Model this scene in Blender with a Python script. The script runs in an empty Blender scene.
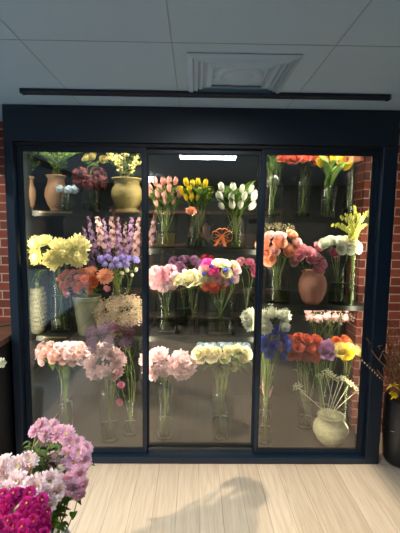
import bpy, math, random
from math import sin, cos, pi, radians
from mathutils import Vector, Matrix
rnd = random.Random(7)
SC = bpy.context.scene
COL = SC.collection

# ------------------------------------------------------------------ camera
F = 388.0
CAM = Vector((-0.0434, -2.549, 1.656))
YAW, PIT, ROL = 0.01446, -0.10527, 0.01163
fwd = Vector((sin(YAW)*cos(PIT), cos(YAW)*cos(PIT), sin(PIT)))
rt = Vector((cos(YAW), -sin(YAW), 0)); up = rt.cross(fwd)
R2 = rt*cos(ROL) + up*sin(ROL); U2 = -rt*sin(ROL) + up*cos(ROL)
cd = bpy.data.cameras.new('camera'); cam = bpy.data.objects.new('camera', cd); COL.objects.link(cam)
m = Matrix((R2, U2, -fwd)).transposed().to_4x4(); m.translation = CAM
cam.matrix_world = m
cd.sensor_fit = 'VERTICAL'; cd.sensor_height = 24; cd.lens = 24*F/533; cd.clip_start = 0.02
SC.camera = cam
def at(px, py, Y):
    """world point on plane y=Y that the photograph shows at (px, py)"""
    d = fwd*F + R2*(px-200) + U2*(266.5-py)
    return CAM + d*((Y-CAM.y)/d.y)
def atz(px, py, Z):
    d = fwd*F + R2*(px-200) + U2*(266.5-py)
    return CAM + d*((Z-CAM.z)/d.z)
def ppm(Y): return F/(Y-CAM.y)          # pixels per metre near depth Y

SC.view_settings.view_transform = 'Standard'; SC.view_settings.look = 'None'
SC.view_settings.gamma = 1; SC.view_settings.use_curve_mapping = False
SC.view_settings.exposure = 0.0

# ------------------------------------------------------------------ materials
def lin(c):
    return tuple((x/255/12.92 if x/255 <= .04045 else ((x/255+.055)/1.055)**2.4) for x in c)
def new_mat(n):
    mt = bpy.data.materials.new(n); mt.use_nodes = True
    nt = mt.node_tree; nt.nodes.clear()
    o = nt.nodes.new('ShaderNodeOutputMaterial'); return mt, nt, o
def N(nt, t, **kw):
    n = nt.nodes.new(t)
    for k, v in kw.items():
        if k in n.inputs: n.inputs[k].default_value = v
        else: setattr(n, k, v)
    return n
def pbr(n, col, rough=.6, metal=0, noise=0, scale=20, bump=0, spec=.5):
    mt, nt, o = new_mat(n)
    b = N(nt, 'ShaderNodeBsdfPrincipled', Roughness=rough, Metallic=metal)
    b.inputs['Specular IOR Level'].default_value = spec
    b.inputs['Base Color'].default_value = (*col, 1)
    if noise or bump:
        tc = N(nt, 'ShaderNodeTexCoord')
        nz = N(nt, 'ShaderNodeTexNoise', Scale=scale, Detail=5); nt.links.new(tc.outputs['Object'], nz.inputs['Vector'])
        if noise:
            mx = N(nt, 'ShaderNodeMix', data_type='RGBA')
            mx.inputs[6].default_value = (*[c*(1-noise) for c in col], 1); mx.inputs[7].default_value = (*[min(1, c*(1+noise)) for c in col], 1)
            nt.links.new(nz.outputs['Fac'], mx.inputs[0]); nt.links.new(mx.outputs[2], b.inputs['Base Color'])
        if bump:
            bp = N(nt, 'ShaderNodeBump', Strength=bump, Distance=.01); nt.links.new(nz.outputs['Fac'], bp.inputs['Height']); nt.links.new(bp.outputs[0], b.inputs['Normal'])
    nt.links.new(b.outputs[0], o.inputs[0]); return mt
def petal_mat(n, rgb, var=.12, trans=.18):
    col = lin(rgb)
    mt, nt, o = new_mat(n)
    oi = N(nt, 'ShaderNodeObjectInfo')
    tc = N(nt, 'ShaderNodeTexCoord'); nz = N(nt, 'ShaderNodeTexNoise', Scale=7, Detail=3); nt.links.new(tc.outputs['Object'], nz.inputs['Vector'])
    hs = N(nt, 'ShaderNodeHueSaturation'); hs.inputs['Color'].default_value = (*col, 1)
    mr = N(nt, 'ShaderNodeMapRange'); mr.inputs[3].default_value = 1-var; mr.inputs[4].default_value = 1+var
    nt.links.new(oi.outputs['Random'], mr.inputs[0])
    nv = N(nt, 'ShaderNodeMapRange'); nv.inputs[1].default_value = .35; nv.inputs[2].default_value = .65; nv.inputs[3].default_value = .8; nv.inputs[4].default_value = 1.16; nt.links.new(nz.outputs['Fac'], nv.inputs[0])
    ml = N(nt, 'ShaderNodeMath', operation='MULTIPLY'); nt.links.new(mr.outputs[0], ml.inputs[0]); nt.links.new(nv.outputs[0], ml.inputs[1]); nt.links.new(ml.outputs[0], hs.inputs['Value'])
    mr2 = N(nt, 'ShaderNodeMapRange'); mr2.inputs[3].default_value = .8; mr2.inputs[4].default_value = 1.15
    nt.links.new(nz.outputs['Fac'], mr2.inputs[0]); nt.links.new(mr2.outputs[0], hs.inputs['Saturation'])
    d = N(nt, 'ShaderNodeBsdfDiffuse'); t = N(nt, 'ShaderNodeBsdfTranslucent'); mx = N(nt, 'ShaderNodeMixShader'); mx.inputs[0].default_value = trans
    for s in (d, t): nt.links.new(hs.outputs[0], s.inputs['Color'])
    nt.links.new(d.outputs[0], mx.inputs[1]); nt.links.new(t.outputs[0], mx.inputs[2]); nt.links.new(mx.outputs[0], o.inputs[0])
    return mt
def glass_mat(n, tint=(1, 1, 1), r0=.04, rough=.0, power=5):
    mt, nt, o = new_mat(n)
    lw = N(nt, 'ShaderNodeLayerWeight', Blend=.5)
    p = N(nt, 'ShaderNodeMath', operation='POWER'); p.inputs[1].default_value = power; nt.links.new(lw.outputs['Facing'], p.inputs[0])
    mr = N(nt, 'ShaderNodeMapRange'); mr.inputs[3].default_value = r0; mr.inputs[4].default_value = .95; nt.links.new(p.outputs[0], mr.inputs[0])
    t = N(nt, 'ShaderNodeBsdfTransparent'); t.inputs[0].default_value = (*tint, 1)
    g = N(nt, 'ShaderNodeBsdfGlossy', Roughness=rough)
    mx = N(nt, 'ShaderNodeMixShader'); nt.links.new(mr.outputs[0], mx.inputs[0]); nt.links.new(t.outputs[0], mx.inputs[1]); nt.links.new(g.outputs[0], mx.inputs[2])
    nt.links.new(mx.outputs[0], o.inputs[0]); return mt
def emit(n, col, s):
    mt, nt, o = new_mat(n); e = N(nt, 'ShaderNodeEmission', Strength=s); e.inputs[0].default_value = (*col, 1)
    nt.links.new(e.outputs[0], o.inputs[0]); return mt
def brick_mat():
    mt, nt, o = new_mat('brick')
    tc = N(nt, 'ShaderNodeTexCoord'); mp = N(nt, 'ShaderNodeMapping'); mp.inputs['Rotation'].default_value = (radians(90), 0, 0)
    nt.links.new(tc.outputs['Object'], mp.inputs[0])
    sx = N(nt, 'ShaderNodeSeparateXYZ'); nt.links.new(tc.outputs['Object'], sx.inputs[0])
    ad = N(nt, 'ShaderNodeMath', operation='ADD'); nt.links.new(sx.outputs[0], ad.inputs[0]); nt.links.new(sx.outputs[1], ad.inputs[1])
    cb = N(nt, 'ShaderNodeCombineXYZ'); nt.links.new(ad.outputs[0], cb.inputs[0]); nt.links.new(sx.outputs[2], cb.inputs[1])
    b = N(nt, 'ShaderNodeTexBrick'); b.offset = .5
    b.inputs['Scale'].default_value = 1; b.inputs['Brick Width'].default_value = .2; b.inputs['Row Height'].default_value = .067
    b.inputs['Mortar Size'].default_value = .005; b.inputs['Mortar Smooth'].default_value = .1; b.inputs['Bias'].default_value = -.1
    b.inputs['Color1'].default_value = (*lin((148, 70, 52)), 1); b.inputs['Color2'].default_value = (*lin((104, 44, 36)), 1); b.inputs['Mortar'].default_value = (*lin((190, 160, 145)), 1)
    nt.links.new(cb.outputs[0], b.inputs['Vector'])
    nz = N(nt, 'ShaderNodeTexNoise', Scale=35, Detail=6); nt.links.new(tc.outputs['Object'], nz.inputs['Vector'])
    mx = N(nt, 'ShaderNodeMix', data_type='RGBA', blend_type='MULTIPLY'); mx.inputs[0].default_value = .5
    nt.links.new(b.outputs['Color'], mx.inputs[6]); nt.links.new(nz.outputs['Color'], mx.inputs[7])
    bs = N(nt, 'ShaderNodeBsdfPrincipled', Roughness=.8); nt.links.new(mx.outputs[2], bs.inputs['Base Color'])
    bp = N(nt, 'ShaderNodeBump', Strength=.6, Distance=.006); bp.invert = True; nt.links.new(b.outputs['Fac'], bp.inputs['Height']); nt.links.new(bp.outputs[0], bs.inputs['Normal'])
    nt.links.new(bs.outputs[0], o.inputs[0]); return mt
def plank_mat(n, c1, c2, width=.14, length=1.3, rough=.4, gap=(90, 76, 60), gapw=.0015, axis='y'):
    mt, nt, o = new_mat(n)
    tc = N(nt, 'ShaderNodeTexCoord'); sx = N(nt, 'ShaderNodeSeparateXYZ'); nt.links.new(tc.outputs['Object'], sx.inputs[0])
    cb = N(nt, 'ShaderNodeCombineXYZ')
    a, bb = (1, 0) if axis == 'y' else (0, 1)
    nt.links.new(sx.outputs[a], cb.inputs[0]); nt.links.new(sx.outputs[bb], cb.inputs[1])
    b = N(nt, 'ShaderNodeTexBrick'); b.offset = .37
    b.inputs['Scale'].default_value = 1; b.inputs['Brick Width'].default_value = length; b.inputs['Row Height'].default_value = width
    b.inputs['Mortar Size'].default_value = gapw; b.inputs['Mortar Smooth'].default_value = .2
    b.inputs['Color1'].default_value = (*lin(c1), 1); b.inputs['Color2'].default_value = (*lin(c2), 1); b.inputs['Mortar'].default_value = (*lin(gap), 1)
    nt.links.new(cb.outputs[0], b.inputs['Vector'])
    mp = N(nt, 'ShaderNodeMapping'); mp.inputs['Scale'].default_value = (1.2, 22, 1); nt.links.new(cb.outputs[0], mp.inputs[0])
    nz = N(nt, 'ShaderNodeTexNoise', Scale=2.2, Detail=8, Distortion=1.2); nt.links.new(mp.outputs[0], nz.inputs['Vector'])
    cr = N(nt, 'ShaderNodeValToRGB'); cr.color_ramp.elements[0].position = .3; cr.color_ramp.elements[0].color = (.72, .66, .58, 1); cr.color_ramp.elements[1].position = .6; cr.color_ramp.elements[1].color = (1, 1, 1, 1)
    nt.links.new(nz.outputs['Fac'], cr.inputs[0])
    mx = N(nt, 'ShaderNodeMix', data_type='RGBA', blend_type='MULTIPLY'); mx.inputs[0].default_value = .7
    nt.links.new(b.outputs['Color'], mx.inputs[6]); nt.links.new(cr.outputs[0], mx.inputs[7])
    bs = N(nt, 'ShaderNodeBsdfPrincipled', Roughness=rough); nt.links.new(mx.outputs[2], bs.inputs['Base Color'])
    bp = N(nt, 'ShaderNodeBump', Strength=.15, Distance=.002); nt.links.new(nz.outputs['Fac'], bp.inputs['Height']); nt.links.new(bp.outputs[0], bs.inputs['Normal'])
    nt.links.new(bs.outputs[0], o.inputs[0]); return mt

M = {}
M['navy'] = pbr('navy_paint', lin((14, 31, 48)), .36, noise=.1, scale=6)
M['navy_header'] = M['navy']
M['gasket'] = pbr('black_gasket', (.006, .006, .008), .5)
M['ceiling'] = pbr('ceiling_panel', lin((160, 190, 216)), .7, noise=.05, scale=140, bump=.05)
M['ceiling_seam'] = pbr('ceiling_seam', lin((140, 160, 178)), .7)
M['track'] = pbr('dark_track', lin((12, 30, 52)), .5)
M['brick'] = brick_mat()
M['floor'] = plank_mat('pale_oak', (212, 194, 172), (198, 180, 158), .135, 2.6, .35, gap=(150, 135, 115))
M['counter'] = plank_mat('counter_wood', (104, 72, 54), (86, 58, 44), .09, 2, .45, gap=(30, 20, 14), gapw=.003, axis='x')
M['dark_wood'] = pbr('dark_cabinet', lin((30, 28, 30)), .5, noise=.3, scale=8)
M['rack_wood'] = pbr('rack_wood', lin((150, 104, 78)), .6, noise=.2, scale=14)
M['inner'] = pbr('cooler_lining', lin((20, 26, 27)), .6, noise=.15, scale=4)
M['inner_floor'] = pbr('cooler_floor', lin((48, 43, 36)), .6, noise=.15, scale=7)
M['shelf'] = pbr('shelf_metal', lin((48, 50, 44)), .4, metal=.3)
M['shelf_edge'] = pbr('shelf_edge_brass', lin((150, 132, 92)), .35, metal=.6)
M['steel'] = pbr('steel', lin((190, 185, 175)), .25, metal=1)
M['wall'] = pbr('shop_wall', lin((52, 50, 52)), .8, noise=.15, scale=3)
M['glass'] = glass_mat('door_glass', (.97, .98, .97), .125)
M['vase_glass'] = glass_mat('vase_glass', (.93, .96, .92), .02, .2, 4.5)
M['water'] = glass_mat('vase_water', (.82, .88, .72), .01, .35, 4)
M['stem'] = petal_mat('stem_green', (140, 158, 82), .2, .2)
M['leaf'] = petal_mat('leaf_green', (86, 116, 52), .25, .3)
M['leaf_dark'] = petal_mat('leaf_dark', (48, 74, 44), .25, .3)
M['leaf_olive'] = petal_mat('leaf_olive', (104, 118, 70), .2, .2)
M['leaf_light'] = petal_mat('leaf_light', (140, 170, 84), .2, .35)
M['urn_mustard'] = pbr('urn_mustard', lin((136, 120, 66)), .7, noise=.2, scale=50, bump=.4)
M['urn_tan'] = pbr('urn_tan', lin((118, 88, 62)), .7, noise=.2, scale=30, bump=.3)
M['urn_terra'] = pbr('urn_terracotta', lin((154, 104, 84)), .75, noise=.15, scale=30, bump=.3)
M['urn_white'] = pbr('urn_white', lin((182, 176, 136)), .8, noise=.25, scale=40, bump=.9)
M['pot_grey'] = pbr('pot_grey_green', lin((132, 134, 108)), .5, noise=.12, scale=14)
M['basket'] = pbr('beaded_basket', lin((100, 96, 68)), .5, noise=.3, scale=60, bump=1)
M['soil'] = pbr('soil', (.03, .02, .015), .9)
M['zinc'] = pbr('zinc_bucket', lin((140, 140, 138)), .4, metal=.7, noise=.2, scale=9)
M['black_pot'] = pbr('black_planter', (.012, .012, .014), .45)
M['twig'] = pbr('twig_brown', lin((150, 104, 70)), .8, noise=.3, scale=40)
M['led'] = emit('led_bar', (1.0, .93, .78), 3)
M['panel_light'] = emit('ceiling_led', (.86, .95, 1.0), 26)
M['spot_light'] = emit('spot_led', (1, .93, .8), 60)
PC = dict(cream_yellow=(250, 242, 176), pale_pink=(240, 208, 208), blush=(236, 190, 180), orange=(236, 140, 80), peach=(240, 176, 140),
          mauve=(146, 112, 144), stock_pink=(176, 138, 138), lavender=(160, 146, 214), beige=(212, 190, 158), burgundy=(92, 46, 62), maroon=(100, 60, 58), coral=(228, 120, 94),
          yellow=(246, 212, 40), white=(236, 236, 216), pink=(232, 162, 172), rosepink=(214, 120, 150), cream=(244, 234, 190), magenta=(206, 42, 138),
          hot=(224, 70, 150), blue=(64, 88, 186), rust=(196, 98, 72), paleyellow=(240, 226, 140), dustypink=(204, 160, 156), mum_white=(246, 226, 226), mum_pink=(240, 196, 214), mum_blush=(240, 204, 196),
          lilac=(182, 132, 172), paleblue=(176, 196, 208), lace=(230, 224, 190), bud=(214, 214, 110), center=(236, 200, 50), center_green=(214, 214, 130), tulip_pink=(228, 168, 156), red=(180, 60, 60))
for k, v in PC.items(): M[k] = petal_mat('petal_'+k, v)

# ------------------------------------------------------------------ mesh helpers
class MB:
    def __init__(s): s.v = []; s.f = []; s.m = []; s.sm = []
    def add(s, vs, fs, mi=0, smooth=True):
        b = len(s.v); s.v += [tuple(v) for v in vs]
        for f in fs: s.f.append([b+i for i in f]); s.m.append(mi); s.sm.append(smooth)
    def box(s, x0, x1, y0, y1, z0, z1, mi=0):
        vs = [(x, y, z) for x in (x0, x1) for y in (y0, y1) for z in (z0, z1)]
        s.add(vs, [(0, 1, 3, 2), (4, 6, 7, 5), (0, 4, 5, 1), (2, 3, 7, 6), (0, 2, 6, 4), (1, 5, 7, 3)], mi, False)
    def lathe(s, prof, seg=24, c=(0, 0, 0), mi=0, cap=True):
        n = len(prof); vs = []
        for r, z in prof:
            for i in range(seg):
                a = 2*pi*i/seg; vs.append((c[0]+r*cos(a), c[1]+r*sin(a), c[2]+z))
        fs = []
        for j in range(n-1):
            for i in range(seg): k = (i+1) % seg; fs.append((j*seg+i, j*seg+k, (j+1)*seg+k, (j+1)*seg+i))
        if cap: fs.append(tuple(range(seg-1, -1, -1)))
        s.add(vs, fs, mi)
    def tube(s, pts, r0, r1=None, seg=5, mi=0):
        r1 = r0 if r1 is None else r1; pts = [Vector(p) for p in pts]; vs = []; n = len(pts)
        for i, p in enumerate(pts):
            t = (pts[min(i+1, n-1)]-pts[max(i-1, 0)]).normalized()
            a = t.cross(Vector((.3, 1, .2))).normalized(); b = t.cross(a); r = r0+(r1-r0)*i/(n-1)
            for k in range(seg): an = 2*pi*k/seg; vs.append(p+a*(r*cos(an))+b*(r*sin(an)))
        fs = []
        for j in range(n-1):
            for i in range(seg): k = (i+1) % seg; fs.append((j*seg+i, j*seg+k, (j+1)*seg+k, (j+1)*seg+i))
        fs.append(tuple(range(seg-1, -1, -1))); fs.append(tuple((n-1)*seg+i for i in range(seg)))
        s.add(vs, fs, mi)
    def blob(s, c, r, mi=0, sc=(1, 1, 1), seg=6, rings=4):
        vs = [(c[0], c[1], c[2]-r*sc[2])]
        for j in range(1, rings):
            t = pi*j/rings
            for i in range(seg): a = 2*pi*i/seg; vs.append((c[0]+r*sc[0]*sin(t)*cos(a), c[1]+r*sc[1]*sin(t)*sin(a), c[2]-r*sc[2]*cos(t)))
        vs.append((c[0], c[1], c[2]+r*sc[2])); fs = []
        for i in range(seg): fs.append((0, 1+(i+1) % seg, 1+i))
        for j in range(rings-2):
            for i in range(seg): k = (i+1) % seg; fs.append((1+j*seg+i, 1+j*seg+k, 1+(j+1)*seg+k, 1+(j+1)*seg+i))
        b = 1+(rings-2)*seg
        for i in range(seg): fs.append((b+i, b+(i+1) % seg, len(vs)-1))
        s.add(vs, fs, mi)
    def strip(s, rows, mi=0):
        k = len(rows[0]); vs = [p for r in rows for p in r]
        fs = [(j*k+i, j*k+i+1, (j+1)*k+i+1, (j+1)*k+i) for j in range(len(rows)-1) for i in range(k-1)]
        s.add(vs, fs, mi)
    def leaf(s, base, d, L, w, droop=.3, mi=0, n=5, fold=.25):
        base = Vector(base); d = Vector(d).normalized(); side = d.cross(Vector((0, 0, 1)))
        if side.length < .05: side = Vector((1, 0, 0))
        side.normalize(); nn = side.cross(d); rows = []
        for i in range(n+1):
            t = i/n; p = base+d*(L*t)-Vector((0, 0, droop*L*t*t)); ww = w*sin(pi*min(1, t*.93+.05))**.8
            rows.append((p-side*ww*.5+nn*ww*fold, p, p+side*ww*.5+nn*ww*fold))
        s.strip(rows, mi)
    def mesh(s, name, mats):
        me = bpy.data.meshes.new(name); me.from_pydata(s.v, [], s.f)
        for mt in mats: me.materials.append(mt)
        me.polygons.foreach_set('material_index', s.m); me.polygons.foreach_set('use_smooth', s.sm); me.update(); return me
def link(name, me, parent=None, loc=(0, 0, 0)):
    o = bpy.data.objects.new(name, me); COL.objects.link(o); o.location = loc
    if parent is not None: o.parent = parent
    return o
def obj(name, mb, mats, parent=None, loc=(0, 0, 0)):
    if not isinstance(mats, (list, tuple)): mats = [mats]
    return link(name, mb.mesh(name, mats), parent, loc)
def tag(o, label, cat, group=None):
    o['label'] = label; o['category'] = cat
    if group: o['group'] = group
    return o
def thing(name, label, cat, loc=(0, 0, 0), group=None):
    o = bpy.data.objects.new(name, None); COL.objects.link(o); o.location = loc; o.empty_display_size = .05
    return tag(o, label, cat, group)
def struct(name, mb, mats, parent=None, loc=(0, 0, 0)):
    o = obj(name, mb, mats, parent, loc)
    if parent is None: o['kind'] = 'structure'
    return o
def bevel(o, w=.004, seg=2):
    b = o.modifiers.new('bevel', 'BEVEL'); b.width = w; b.segments = seg; b.limit_method = 'ANGLE'; return o
def BOX(*a):
    b = MB(); b.box(*a); return b

# ------------------------------------------------------------------ flower heads (unit radius, facing +z)
def h_mum(seed, layers=7, per=14, curl=.35, lr=(.8, 1.06), tj=.14):
    r = random.Random(seed); b = MB()
    for L in range(layers):
        th0 = radians(112 - 100*L/(layers-1)); n = max(5, int(per*(.45+.55*sin(th0))))
        for i in range(n):
            ph = 2*pi*(i+.5*(L % 2))/n + r.uniform(-.12, .12); ln = (.95 if L < layers-2 else .8)*r.uniform(*lr); th = th0+r.uniform(-tj, tj)
            rows = []
            for t in (0.15, .55, .85, 1):
                a = th - curl*t*t; w = {0.15: .05, .55: .11, .85: .11, 1: .03}[t]
                c = Vector((sin(a)*cos(ph), sin(a)*sin(ph), cos(a)*.85))*(ln*t); s = Vector((-sin(ph), cos(ph), 0))*w
                rows.append((c-s, c+s))
            b.strip(rows)
    b.blob((0, 0, .05), .3, 0, seg=8)
    b.v = [(x*1.18, y*1.18, z*1.15) for x, y, z in b.v]; return b, 1
def h_daisy(seed, n=17, layers=4, cz=.2):
    r = random.Random(seed); b = MB()
    for L in range(layers):
        th0 = radians(92-17*L); ln0 = 1-.13*L
        k = n-2*L
        for i in range(k):
            ph = 2*pi*(i+.5*(L % 2))/k+r.uniform(-.09, .09); ln = ln0*r.uniform(.9, 1.04); th = th0+r.uniform(-.08, .08); rows = []
            for t, w in ((.12, .05), (.5, .13), (.82, .15), (1, .05)):
                a = th+.1*t-.25*t*t*(L > 0); c = Vector((sin(a)*cos(ph), sin(a)*sin(ph), cos(a)))*(ln*t); s = Vector((-sin(ph), cos(ph), 0))*w; u = Vector((0, 0, w*.35))
                rows.append((c-s+u, c, c+s+u))
            b.strip(rows)
    b.blob((0, 0, .1), cz, 1, sc=(1, 1, .7), seg=10, rings=6)
    return b, 2
def h_rose(seed, counts=(3, 4, 5, 5, 6), ruffle=0.0, bloom=1.0):
    r = random.Random(seed); b = MB(); K = len(counts)
    for L, n in enumerate(counts):
        f = (L+1)/K; R = .16+.72*f**1.1; H = 1.45-.35*f
        for i in range(n):
            ph0 = 2*pi*(i+.37*L)/n+r.uniform(-.1, .1); span = 2*pi/n*.66; rows = []; pr_ = r.uniform(.86, 1.12)
            for j in range(5):
                t = j/4; row = []
                for q in range(5):
                    a = ph0+span*(q/4-.5)*2*(.55+.45*t); e = abs(q/4-.5)*2
                    rad = R*pr_*(.3+.7*sin(min(1, t*1.15)*pi/2)) + (.2*f*bloom*max(0, t-.7)/.3) + ruffle*.13*sin(7*a+L)*t*t
                    z = -.75+H*t*(1-.18*e*e) - .16*f*bloom*max(0, t-.75)/.25 + ruffle*.14*sin(9*a+2*L)*t
                    row.append(Vector((rad*cos(a), rad*sin(a), z)))
                rows.append(row)
            b.strip(rows)
    b.blob((0, 0, -.55), .35, 0, seg=8); b.blob((0, 0, .25), .15, 0, sc=(1, 1, 1.8)); return b, 1
def h_carn(seed):
    r = random.Random(seed); b = MB()
    for L in range(5):
        R = 1-.17*L; n = 40; tilt = .12+.24*L; rows = []
        for t in (.2, .6, .85, 1):
            row = []
            for i in range(n+1):
                i2 = i % n; a = 2*pi*i/n; fr = (((i2*7919+L*31) % 5)/5-.4)*.42*t
                row.append(Vector((R*t*cos(tilt)*cos(a), R*t*cos(tilt)*sin(a), R*t*sin(tilt)+fr+.1*L)))
            rows.append(row)
        b.strip(rows)
    b.blob((0, 0, -.2), .3, 0, sc=(1, 1, 1.4)); return b, 1
def h_tulip(seed):
    r = random.Random(seed); b = MB()
    for i in range(6):
        inner = i % 2; ph0 = 2*pi*i/6; k = .9 if inner else 1; rows = []
        for j in range(7):
            t = j/6; rad = k*(.5*sin(pi*(.1+.74*t))+.05)+.03*(1-t); hw = .62*sin(pi*min(1, t*.9+.06))**.7; row = []
            for q in range(5):
                a = ph0+hw*(q/4-.5)*2; row.append(Vector((rad*cos(a), rad*sin(a), -1+1.95*t-.1*inner*t)))
            rows.append(row)
        b.strip(rows)
    return b, 1
def floret(b, c, nrm, s, r, n=4, mi=0):
    nrm = nrm.normalized(); a = nrm.cross(Vector((.2, .3, 1))).normalized(); d = nrm.cross(a); o = r.uniform(0, 6)
    for i in range(n):
        ph = o+2*pi*i/n; u = a*cos(ph)+d*sin(ph); v = nrm.cross(u)
        b.strip(((c-v*s*.1, c+v*s*.1), (c+u*s*.6-v*s*.42+nrm*s*.2, c+u*s*.6+v*s*.42+nrm*s*.2), (c+u*s-v*s*.2+nrm*s*.1, c+u*s+v*s*.2+nrm*s*.1)), mi)
def h_cluster(seed, n=34, s=.36, flat=.85):
    r = random.Random(seed); b = MB()
    for i in range(n):
        z = 1-1.45*(i+.5)/n; a = 2.39996*i; q = math.sqrt(max(0, 1-z*z)); d = Vector((q*cos(a), q*sin(a), z)); floret(b, Vector((d.x, d.y, d.z*flat))*r.uniform(.6, 1.08), d+Vector((r.uniform(-.5,.5), r.uniform(-.5,.5), r.uniform(-.5,.5))), s, r)
    b.blob((0, 0, 0), .4, 0, sc=(1, 1, .8), seg=8); return b, 1
def h_spike(seed, n=27, ratio=4.4):
    r = random.Random(seed); b = MB(); b.tube([(0, 0, -ratio), (0, 0, ratio)], .08, .04, mi=1)
    for i in range(n):
        t = i/(n-1); a = 2.39996*i; w = (1-.75*t**1.5); d = Vector((cos(a), sin(a), .35)).normalized()
        c = Vector((cos(a)*.55*w, sin(a)*.55*w, -ratio+2*ratio*t)); sz = .62*w+.12
        floret(b, c, d, sz, r, 5); floret(b, c+d*.12, d, sz*.55, r, 4)
    return b, 2
def h_feather(seed, n=190):
    r = random.Random(seed); b = MB()
    for i in range(n):
        z = 1-1.1*(i+.5)/n; a = 2.39996*i; q = math.sqrt(max(0, 1-z*z)); d = Vector((q*cos(a), q*sin(a), z*.75))*r.uniform(.55, 1.15)
        b.blob(d, r.uniform(.05, .11), 0, seg=5, rings=3)
    b.blob((0, 0, 0), .5, 0, sc=(1, 1, .65), seg=10); return b, 1
def h_umbel(seed):
    r = random.Random(seed); b = MB()
    for i in range(16):
        a = 2.39996*i; q = .22*math.sqrt(i); c = Vector((q*cos(a), q*sin(a), .35-.25*q*q)); b.tube([(0, 0, -.7), c*.6+Vector((0, 0, -.05)), c], .025, .02, 4, 1)
        for k in range(6):
            b.blob(c+Vector((r.uniform(-.13, .13), r.uniform(-.13, .13), r.uniform(0, .07))), .07, 0, seg=5, rings=3)
    return b, 2
def h_wisp(seed):
    r = random.Random(seed); b = MB()
    for i in range(26):
        d = Vector((r.gauss(0, 1), r.gauss(0, 1), r.gauss(.3, .8))).normalized()*r.uniform(.5, 1); b.tube([(0, 0, -.6), d*.5, d], .02, .012, 3, 1); b.blob(d, .07, 0, seg=5, rings=3)
    return b, 2
def h_pod(seed):
    b = MB(); b.lathe([(.1, -1), (.5, -.6), (.72, -.1), (.6, .45), (.3, .6), (.62, .72), (.5, .82), (.01, .85)], 10); return b, 1
GEN = dict(mum=h_mum, daisy=h_daisy, rose=h_rose, carn=h_carn, tulip=h_tulip, cluster=h_cluster, spike=h_spike, feather=h_feather, umbel=h_umbel, wisp=h_wisp, pod=h_pod,
           peony=lambda s: h_rose(s, (4, 5, 6, 7, 8, 8), 1.0, 1.2), bud=lambda s: h_rose(s, (3, 3, 4), 0, .3), bigmum=lambda s: h_mum(s, 8, 17, .5, (.76, 1.08), .15))
_cache = {}
def head_mesh(kind, col, var):
    k = (kind, col, var)
    if k not in _cache:
        b, nm = GEN[kind](var*17+hash_(kind))
        if kind in ('rose', 'peony', 'bud', 'carn', 'mum', 'bigmum', 'daisy', 'cluster'):
            rs = sorted(math.hypot(x, y) for x, y, z in b.v); q = 1/rs[int(len(rs)*.95)]; b.v = [(x*q, y*q, z*q) for x, y, z in b.v]
        mats = [M[col]]
        if nm == 2: mats.append(M['stem'] if kind in ('spike', 'umbel', 'wisp') else M['center'] if col in ('magenta', 'hot') else M['center_green'])
        _cache[k] = b.mesh('flower_head', mats)
    return _cache[k]
def hash_(s): return sum(ord(c)*(i+3) for i, c in enumerate(s)) % 97
ORD = ['first', 'second', 'third', 'fourth', 'fifth', 'sixth', 'seventh', 'eighth', 'ninth', 'tenth', 'eleventh', 'twelfth']
ROWN = lambda i, n: 'only' if n == 1 else (['top', 'bottom'][i] if n == 2 else ['top', 'middle', 'bottom'][i] if n == 3 else (['top'] + ORD[1:n-1] + ['bottom'])[i])

def bez(a, c, d, n=7):
    return [a*(1-t)**2+c*(2*t*(1-t))+d*t*t for t in [i/n for i in range(n+1)]]
def flower(name, kind, col, P, R, foot, neck, label, cat, group, nrm=None, stemr=.0022, leaves=0, leafsize=.05, leafmat='leaf', leafkind='oval', var=None, stemcol='stem', leaft=(.45, .92), straight=False):
    """one cut flower standing in a vase: stem from foot through the vase neck to the head at P"""
    foot = Vector(foot); P = Vector(P); root = thing(name, label, cat, foot, group)
    nrm = (nrm or Vector((0, -.5, 1))).normalized()
    back = P - nrm*(R*.5 if kind not in ('spike',) else R*5)
    a, d = Vector((0, 0, 0)), back-foot; nk = Vector(neck)-foot
    p1 = [a+nk*t for t in (0, .5, 1)]
    ctl = nk+(nk-a).normalized()*((d-nk).length*.55)
    pts = p1[:-1]+bez(nk, nk.lerp(d, .5)+Vector((0, 0, .01)) if straight else ctl, d, 6)
    b = MB(); b.tube(pts, stemr, stemr*.8, 5); obj('stem', b, M[stemcol], root)
    h = link('flower_head', head_mesh(kind, col, rnd.randrange(3) if var is None else var), root, P-foot)
    q = nrm.to_track_quat('Z', 'Y'); h.rotation_mode = 'QUATERNION'
    h.rotation_quaternion = q @ Matrix.Rotation(rnd.uniform(0, 6.28), 4, 'Z').to_quaternion(); h.scale = (R, R, R)
    if leaves:
        b = MB()
        for i in range(leaves):
            t = leaft[0]+(leaft[1]-leaft[0])*(i+rnd.random()*.6)/leaves; f = t*(len(pts)-1); j = min(int(f), len(pts)-2); p = pts[j].lerp(pts[j+1], f-j)
            an = rnd.uniform(0, 2*pi)
            dr = Vector((cos(an), sin(an)*.6-.25, rnd.uniform(.1, .9)))
            if leafkind == 'blade': b.leaf(p, Vector((dr.x*.55, dr.y*.5, 1)), leafsize*2.6, leafsize*.55, rnd.uniform(.2, .7), n=7)
            elif leafkind == 'fern':
                for k in range(5):
                    b.leaf(p+dr*leafsize*.18*k, dr+Vector((rnd.uniform(-.8, .8), rnd.uniform(-.8, .8), rnd.uniform(-.5, .6))), leafsize*.5, leafsize*.13, .2, n=2)
            else: b.leaf(p, dr, leafsize*rnd.uniform(.7, 1.2), leafsize*.48, rnd.uniform(.1, .8))
        obj('leaves', b, M[leafmat], root)
    return root

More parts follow.
